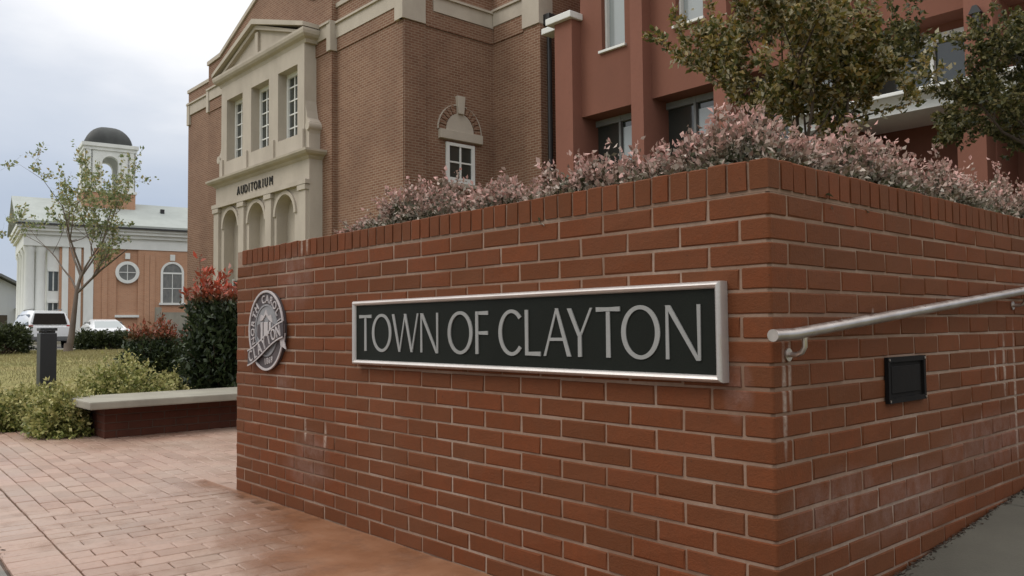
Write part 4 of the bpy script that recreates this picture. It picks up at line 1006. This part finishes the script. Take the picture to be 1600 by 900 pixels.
for a, b_, kind in bays:
    # wall above the deep opening, with a narrow upper window
    u0, u1 = a+.66, a+1.34
    mb = MB()
    if kind == 1:
        mb.box(a, u0, YN, YN+.5, ZL, TOPZ); mb.box(u1, b_, YN, YN+.5, ZL, TOPZ); mb.box(u0, u1, YN, YN+.5, ZL, 7.18); mb.box(u0, u1, YN, YN+.5, 9.9, TOPZ)
    else: mb.box(a, b_, YN, YN+.5, ZL+.12, TOPZ)
    mb.build('upper_wall', 'stucco', parent=new)
    if kind == 1:
        w_ = MB().box(u0, u1, YN+.22, YN+.24, 7.18, 9.9).build('window', 'sky_glass', parent=new)
        MB().box(u0-.06, u1+.05, YN-.07, YN+.215, 7.12, 7.178).build('sill', 'white', parent=w_, bevel=.008)
        mb = MB(); mb.box(u0, u0+.05, YN+.12, YN+.219, 7.19, 9.9); mb.box(u1-.05, u1, YN+.12, YN+.219, 7.19, 9.9); mb.build('window_frame', 'white', parent=w_)
    # deep bay: jamb and soffit are the wall's own thickness, glass set far back
    zb = 1.2 if kind == 1 else 4.55
    MB().box(a, b_, YN+.5, YN+.62, ZL-.02, ZL+.6).build('soffit_wall', 'stucco', parent=new)
    w_ = MB().box(a, b_, YN+.56, YN+.58, zb, ZL-.021).build('window', 'glass', parent=new)
    mb = MB(); n_ = 2
    for k in range(1, n_+1):
        xx = a+(b_-a)*((.43 if kind == 1 else .56) if k == 1 else .985); mb.box(xx-.028, xx+.028, YN+.47, YN+.559, zb, ZL-.021)
    mb.box(a, b_, YN+.48, YN+.558, ZL-.16, ZL-.022); mb.build('window_frame', 'white' if kind == 2 else 'house_grey_w', parent=w_)
    if kind == 1:                                           # pale sheet over the glass, sky reflection put into its colour
        MB().box(a+(b_-a)*.46, b_-.06, YN+.535, YN+.555, zb, ZL-.30).build('pane', 'sky_glass', parent=w_)
# ledge and entrance under the right-hand windows
mb = MB(); mb.box(-6.3, 2.1, YN-1.0, YN+.5, 4.46, 4.52); mb.build('ledge', 'white', parent=new, bevel=.012)
mb = MB(); mb.add([(x, y, z) for x in (-6.2, 2.0) for y, z in ((YN-.95, 4.459), (YN-.84, 4.40), (YN-.78, 4.36), (YN-.78, 4.22), (YN+.4, 4.22), (YN+.4, 4.459))], [(i, (i+1) % 6, 6+(i+1) % 6, 6+i) for i in range(6)]+[(5, 4, 3, 2, 1, 0), (6, 7, 8, 9, 10, 11)])
mb.build('entablature', 'white', parent=new)
for x in (-5.45, -3.3, -.7, 1.9): MB().box(x-.2, x+.2, YN-.68, YN-.3, 1.2, 4.219).build('entrance_pier', 'stucco', parent=new)
MB().box(-7.7, 2.1, YN+.9, YN+1.0, 1.2, 4.5).build('entrance_back_wall', 'dark', parent=new)  # near-black colour stands in for the shade of the entrance recess
MB().box(-12.4, 2.1, YN+.63, 26, -.05, TOPZ-.2).build('core', 'stucco', parent=new)
lm = MB().box(-3.33, -3.23, YPi-.10, YPi-.001, 5.25, 5.62).build('wall_lamp', 'black', parent=new, bevel=.015)
MB().prism([(-3.37, 5.62), (-3.19, 5.62), (-3.25, 5.74), (-3.31, 5.74)], XZ(YPi-.001), 0, .13).build('lamp_hood', 'black', parent=lm, origin=new.location)

# ------------------------------------------------------------------ church
ca = math.radians(82)
ch = thing('church', 'brick church with white bell tower, dark dome and columned porch', 'church', (-50.908, 11.826, .06), ca, local=True)
# local: x along the visible side, y into the church, z up
LZ = lambda z: z-.06
def cb(name, m, *boxes, parent=ch, **k):
    mb = MB()
    for b__ in boxes: mb.box(b__[0], b__[1], b__[2], b__[3], LZ(b__[4]), LZ(b__[5]))
    return mb.build(name, m, parent=parent, **k)
cfn = lambda u, v, h: (u, -h, LZ(v))
cb('wall', 'church_brick', (0, 1.22, 0, 8, .05, 5.78), (2.40, 20, 0, 8, .05, 5.78), (1.22, 2.40, .12, 8, .05, 5.78))
cb('plinth', 'white_obj', (-.02, 20, -.06, .02, .2, .75))
cb('frieze', 'white_obj', (-3.55, 20.02, -.06, 8.06, 5.781, 6.42))
cb('cornice', 'white_obj', (-3.7, 20.2, -.22, 8.2, 6.421, 6.62), (-3.82, 20.3, -.40, 8.4, 6.621, 6.80), (-3.9, 20.4, -.52, 8.5, 6.801, 7.02))
mb = MB(); rp_ = [(-.60, 7.021), (4, 8.95), (8.6, 7.021)]
mb.add([(x, y, LZ(z)) for x in (-4.0, 20.5) for y, z in rp_]+[(x, y, LZ(z+.14)) for x in (-4.0, 20.5) for y, z in rp_], [(6, 9, 10, 7), (7, 10, 11, 8), (0, 1, 4, 3), (1, 2, 5, 4), (0, 3, 9, 6), (2, 8, 11, 5), (0, 6, 7, 1), (1, 7, 8, 2), (3, 4, 10, 9), (4, 5, 11, 10)])
roof = mb.build('roof', 'roof', parent=ch)
MB().prism([(-.02, 7.022), (8.02, 7.022), (4, 8.75)], lambda u, v, h: (-3.5+h, u, LZ(v)), 0, .2).build('gable', 'white_obj', parent=ch)
cb('roof_vent', 'black', (4.05, 4.28, 2.2, 2.43, 7.8, 8.62), parent=roof)
cb('gutter', 'black', (-3.95, 20.4, -.66, -.53, 6.93, 7.03))
# round window over a sunk panel
ring = lambda cx_, cz_, r_, n=28: [(cx_+r_*math.cos(2*math.pi*i/n), cz_+r_*math.sin(2*math.pi*i/n)) for i in range(n)]
rw_ = MB().prism(ring(1.81, 4.40, .50), cfn, -.11, .02).build('round_window', 'leadglass', parent=ch)
MB().strip(ring(1.81, 4.40, .66), ring(1.81, 4.40, .47), cfn, -.1, .07, True).build('window_frame', 'white_obj', parent=rw_)
cb('glazing_bar', 'white_obj', (1.36, 2.26, -.05, -.021, 4.38, 4.42), (1.79, 1.83, -.05, -.0215, 3.94, 4.86), parent=rw_)
cb('sill', 'white_obj', (1.15, 2.47, -.08, .1, 1.72, 1.86)); cb('keystone', 'white_obj', (1.68, 1.94, -.09, .05, 5.2, 5.55))
for x0 in (.45, 2.75, 3.05): cb('brick_pilaster', 'church_brick', (x0, x0+.28, -.07, .01, .76, 5.5))
for xc in (4.34, 8.6, 12.8):
    ar = lambda r_, zt, n=18: [(xc-r_, 2.6)]+[(xc-r_*math.cos(t), 4.45+r_*math.sin(t)) for t in np.linspace(0, math.pi, n)]+[(xc+r_, 2.6)]
    w_ = MB().prism(ar(.54, 0), cfn, -.05, .02).build('arched_window', 'leadglass', parent=ch)
    MB().strip(ar(.67, 0), ar(.54, 0), cfn, -.04, .07).build('window_frame', 'white_obj', parent=w_)
    cb('glazing_bar', 'white_obj', (xc-.54, xc+.54, -.055, -.021, 4.36, 4.46), (xc-.02, xc+.02, -.045, -.021, 2.6, 4.36), (xc-.54, xc+.54, -.045, -.0215, 3.46, 3.50), parent=w_)
    cb('sill', 'white_obj', (xc-.75, xc+.75, -.12, .02, 2.47, 2.60)); cb('keystone', 'white_obj', (xc-.14, xc+.14, -.09, .02, 5.18, 5.55))
cb('stair_wall', 'bench_slab', (3.6, 6.0, -1.2, -.9, .2, 2.0), (3.2, 3.5, -1.3, -.85, .2, 2.3))
# porch end
cb('corner_pilaster', 'white_obj', (-.52, -.02, -.12, .6, .2, 5.78))
cb('porch_wall', 'church_brick', (-1.75, -.53, .1, 7.9, .2, 5.78))
cb('porch_wall', 'white_obj', (-2.35, -1.751, .3, 7.7, .2, 5.78))
for z0_, z1_ in ((3.25, 4.35), (1.35, 2.55)):
    for x0_ in (-2.27, -2.0): cb('porch_window', 'glass', (x0_, x0_+.2, .28, .301, z0_, z1_))
    cb('porch_sill', 'white_obj', (-2.33, -1.77, .2, .3, z1_+.01, z1_+.14))
cb('pilaster', 'white_obj', (-1.62, -1.3, .02, .101, .2, 5.78), (-.95, -.65, .02, .101, .2, 5.78))
for x in (-2.68, -3.22):
    for y in ((.35, 7.65) if x > -3 else (.35, 2.8, 5.2, 7.65)):
        mb = MB(); mb.lathe([(.36, LZ(.6)), (.36, LZ(.75)), (.29, LZ(.85)), (.25, LZ(5.4)), (.34, LZ(5.6)), (.34, LZ(5.78)), (0, LZ(5.78))], (x, y, 0), 18); mb.build('column', 'white_obj', parent=ch, smooth='auto')
cb('porch_floor', 'bench_slab', (-3.7, -.53, 0, 8, -.1, .6))
# bell tower
T0, T1, U0, U1 = -.25, 2.62, 2.7, 5.5
cb('tower_base', 'church_brick', (T0-.1, T1+.02, U0-.02, U1+.1, 7.3, 9.5))
cb('tower_base_cap', 'white_obj', (T0-.2, T1+.1, U0-.1, U1+.2, 9.501, 9.66))
tx0, tx1 = 1.86, 2.86
mb = MB()
for a0_, a1_, ax in ((T0, T1, 'x'),):
    pass
def tower_face(plane, T0=T0, T1=T1):
    """one belfry wall with an arched opening; plane(u, v, h): u across, v up, h outwards"""
    mb = MB(); w0, w1 = T0, T1; c = (T0+T1)/2; r_ = .46
    for a, b_ in ((w0, c-r_), (c+r_, w1)):
        mb.prism([(a, 9.66), (b_, 9.66), (b_, 12.13), (a, 12.13)], plane, -.45, 0)
    ap = [(c-r_*math.cos(t), 11.35+r_*math.sin(t)) for t in np.linspace(0, math.pi, 15)]
    mb.strip([(x, 12.13) for x, z in ap], ap, plane, -.45, 0); return mb
off = U0-T0
tower_face(lambda u, v, h: (u, U0-h, LZ(v))).build('belfry_wall', 'white_obj', parent=ch)
tower_face(lambda u, v, h: (u, U1+h, LZ(v))).build('belfry_wall', 'white_obj', parent=ch)
tower_face(lambda u, v, h: (T0-h-.002, u, LZ(v)), U0, U1).build('belfry_wall', 'white_obj', parent=ch)
tower_face(lambda u, v, h: (T1+h+.002, u, LZ(v)), U0, U1).build('belfry_wall', 'white_obj', parent=ch)
for x in (T0+.08, T1-.34): cb('belfry_pilaster', 'white_obj', (x, x+.26, U0-.05, U0+.01, 9.66, 12.13))
cb('belfry_cornice', 'white_obj', (T0-.08, T1+.08, U0-.08, U1+.08, 12.131, 12.34), (T0-.17, T1+.17, U0-.17, U1+.17, 12.341, 12.56))
mb = MB(); nD = 9; cxx, cyy = (T0+T1)/2, (U0+U1)/2; rd = (T1-T0)/2-.06; rdy = (U1-U0)/2-.02
prof_d = [(rd*math.cos(t), 1.32*math.sin(t)) for t in np.linspace(0, math.pi/2, 10)]
vs, fs = [], []
for r_, z in prof_d:                                        # four-sided domical roof with softly bowed sides
    for k in range(24):
        a = 2*math.pi*k/24; p_ = 5.; q_ = (abs(math.cos(a))**p_+abs(math.sin(a))**p_)**(-1/p_); vs.append((cxx+r_*q_*math.cos(a), cyy+r_*q_*math.sin(a)*rdy/rd, LZ(12.561)+z))
for i in range(9):
    for k in range(24): fs.append((i*24+k, i*24+(k+1) % 24, (i+1)*24+(k+1) % 24, (i+1)*24+k))
mb.add(vs, fs); dome = mb.build('dome', 'dome', parent=ch, smooth=True)

# ------------------------------------------------------------------ distant house
hs = thing('distant_house', 'grey gabled house with white bay beyond the church porch', 'house', (-85.2, 13.4, .06), math.radians(100), local=True)
MB().box(-5.5, 4.6, 0, 9, 0, 3.3).build('wall', 'house_grey', parent=hs)
MB().box(1.3, 4.4, -.9, 0, 0, 3.0).build('bay', 'white_obj', parent=hs)
mb = MB(); mb.prism([(-6.1, 3.05), (-.45, 5.9), (5.2, 3.05), (5.2, 3.3), (-.45, 6.15), (-6.1, 3.3)], lambda u, v, h: (u, -.6+h, v), 0, 10); mb.build('roof', 'house_roof', parent=hs)
MB().prism([(-5.4, 3.3), (4.5, 3.3), (-.45, 5.8)], lambda u, v, h: (u, h, v), 0, .3).build('gable', 'house_grey', parent=hs)
for x in (1.7, 3.0):
    w_ = MB().box(x, x+.9, -.93, -.901, .9, 2.5).build('window', 'glass', parent=hs); MB().box(x-.1, x+1.0, -.96, -.931, 2.51, 2.65).build('window_frame', 'white_obj', parent=w_)
for x in (-4.6, -2.6, -.6):
    w_ = MB().box(x, x+.95, -.03, -.001, .9, 2.4).build('window', 'glass', parent=hs); MB().box(x-.08, x+1.03, -.06, -.031, .78, .89).build('sill', 'white_obj', parent=w_)
MB().prism([(.9, 3.0), (4.8, 3.0), (2.85, 3.9)], lambda u, v, h: (u, -1.1+h, v), 0, 1.05).build('bay_roof', 'house_roof', parent=hs)

# ------------------------------------------------------------------ vehicles (local: x forward, y left, z up)
def hull(mb, sections):
    """loft: each section = (x, [(y,z)...]) outline ring"""
    n = len(sections[0][1]); vs = [(x, y, z) for x, rg in sections for y, z in rg]; fs = []
    for i in range(len(sections)-1):
        for k in range(n): fs.append((i*n+k, i*n+(k+1) % n, (i+1)*n+(k+1) % n, (i+1)*n+k))
    fs += [tuple(range(n))[::-1], tuple(range((len(sections)-1)*n, len(sections)*n))]
    return mb.add(vs, fs)
def ring_sec(w, z0, z1, r_=.08, tw=None):
    tw = w if tw is None else tw
    return [(-w, z0), (w, z0), (w+.015, z0+(z1-z0)*.45), (tw, z1-r_), (tw-r_, z1), (-tw+r_, z1), (-tw, z1-r_), (-w-.015, z0+(z1-z0)*.45)]
def wheel(par, x, y, r_, w_):
    s_ = 1 if y > 0 else -1; c = (x, y, r_)
    def lat(mb, prof): 
        vs, fs = [], []; n = len(prof)
        for k in range(24):
            a = 2*math.pi*k/24; vs += [(x+rr_*math.cos(a), y+s_*d, r_+rr_*math.sin(a)) for rr_, d in prof]
        for k in range(24):
            for i in range(n-1): fs.append((k*n+i, ((k+1) % 24)*n+i, ((k+1) % 24)*n+i+1, k*n+i+1))
        return mb.add(vs, fs)
    ty = lat(MB(), [(r_*.55, -w_), (r_*.95, -w_), (r_, -w_*.8), (r_, -.02), (r_*.95, 0), (r_*.66, .0)]).build('wheel', 'tyre', parent=par, smooth='auto')
    lat(MB(), [(r_*.66, -.005), (r_*.58, -.03), (r_*.2, -.02), (.0, .0)]).build('rim', 'rim', parent=ty, smooth='auto')
def suv(name, label, loc, rz):
    v = thing(name, label, 'car', loc, rz, local=True)
    mb = MB(); hull(mb, [(-2.42, ring_sec(.86, .48, 1.08, .05)), (-2.34, ring_sec(.94, .40, 1.12)), (-.6, ring_sec(.97, .36, 1.14)), (1.2, ring_sec(.97, .36, 1.13)), (1.75, ring_sec(.95, .38, 1.08)), (2.35, ring_sec(.88, .42, .98)), (2.46, ring_sec(.80, .5, .86, .05))]); mb.build('body', 'car_white', parent=v, smooth='auto', bevel=.015)
    mb = MB(); hull(mb, [(-2.36, ring_sec(.86, 1.10, 1.16, .02)), (-2.18, ring_sec(.84, 1.10, 1.82, .10, .70)), (-1.2, ring_sec(.87, 1.10, 1.88, .10, .74)), (.2, ring_sec(.87, 1.10, 1.86, .10, .73)), (.55, ring_sec(.87, 1.10, 1.78, .10, .70)), (1.25, ring_sec(.86, 1.10, 1.17, .02))]); mb.build('cabin', 'car_white', parent=v, smooth='auto')
    # glazing laid just proud of the cabin
    def pane(name, pts): return MB().add(pts, [(0, 1, 2, 3)]).build(name, 'car_glass', parent=v)
    pane('rear_window', [(-2.392, -.74, 1.19), (-2.392, .74, 1.19), (-2.262, .63, 1.72), (-2.262, -.63, 1.72)])
    for s_ in (-1, 1):
        yb = lambda z: s_*(.885-(z-1.17)*.2)
        for a, b_, c_, d_ in ((-2.1, -1.25, -1.2, -2.05), (-1.15, -.25, -.2, -1.12), (-.15, .85, .42, -.12)):
            pane('side_window', [(a, yb(1.18), 1.18), (b_, yb(1.18), 1.18), (c_, yb(1.68)+s_*.006, 1.68), (d_, yb(1.68)+s_*.006, 1.68)])
        MB().box(-2.40, -2.33, s_*.80-.09, s_*.80+.09, .86, 1.16).build('tail_lamp', 'tail', parent=v, bevel=.015)
        MB().box(.62, .80, s_*1.06-.09, s_*1.06+.09, 1.13, 1.28).build('mirror', 'plastic', parent=v, bevel=.03)
    MB().box(-2.53, -2.36, -.90, .90, .42, .62).build('bumper', 'plastic', parent=v, bevel=.03)
    MB().box(-2.44, -2.425, -.16, .16, .80, .93).build('number_plate', 'white', parent=v)
    pane('windscreen', [(1.22, -.74, 1.19), (1.22, .74, 1.19), (.62, .63, 1.74), (.62, -.63, 1.74)])
    for x in (-1.55, 1.5):
        for y in (-.985, .985): wheel(v, x, y, .37, .24)
    for y in (-.6, .6): MB().tube([(-1.9, y, 1.875), (-1.85, y, 1.93), (.1, y, 1.91), (.15, y, 1.86)], .018, 8).build('roof_rail', 'black', parent=v)
    return v
suv('parked_suv', 'white SUV seen from behind with dark rear window parked by the church', (-45.0, 7.75, .072), math.pi-.0)
def sedan(name, label, loc, rz):
    v = thing(name, label, 'car', loc, rz, local=True)
    mb = MB(); hull(mb, [(-2.3, ring_sec(.78, .45, .86, .05)), (-2.2, ring_sec(.88, .32, .95)), (-.8, ring_sec(.90, .28, .96)), (1.1, ring_sec(.90, .28, .93)), (2.1, ring_sec(.84, .32, .78)), (2.3, ring_sec(.70, .4, .66, .05))]); mb.build('body', 'car_white', parent=v, smooth='auto', bevel=.015)
    mb = MB(); hull(mb, [(-1.85, ring_sec(.78, .93, .97, .02)), (-1.15, ring_sec(.80, .93, 1.36, .09, .62)), (-.4, ring_sec(.81, .93, 1.45, .09, .64)), (.3, ring_sec(.81, .93, 1.40, .09, .62)), (1.1, ring_sec(.80, .92, .96, .02))]); mb.build('cabin', 'car_white', parent=v, smooth='auto')
    MB().add([(-1.80, -.66, 1.0), (-1.80, .66, 1.0), (-1.22, .56, 1.34), (-1.22, -.56, 1.34)], [(0, 1, 2, 3)]).build('rear_window', 'sky_glass', parent=v)  # overcast sky's reflection is painted in as a pale glass colour
    for s_ in (-1, 1):
        for a, b_, c_, d_ in ((-1.35, -.3, -.3, -1.0), (-.22, .75, .3, -.22)):
            MB().add([(a, s_*.83, 1.0), (b_, s_*.83, 1.0), (c_, s_*.715, 1.32), (d_, s_*.715, 1.32)], [(0, 1, 2, 3)]).build('side_window', 'car_glass', parent=v)
        MB().box(-2.29, -2.2, s_*.72-.12, s_*.72+.12, .68, .84).build('tail_lamp', 'tail', parent=v, bevel=.02)
    for x in (-1.4, 1.4):
        for y in (-.91, .91): wheel(v, x, y, .32, .2)
    return v
sedan('parked_sedan', 'low white sedan parked behind the long clipped hedge', (-44.2, 10.45, .072), math.radians(176))
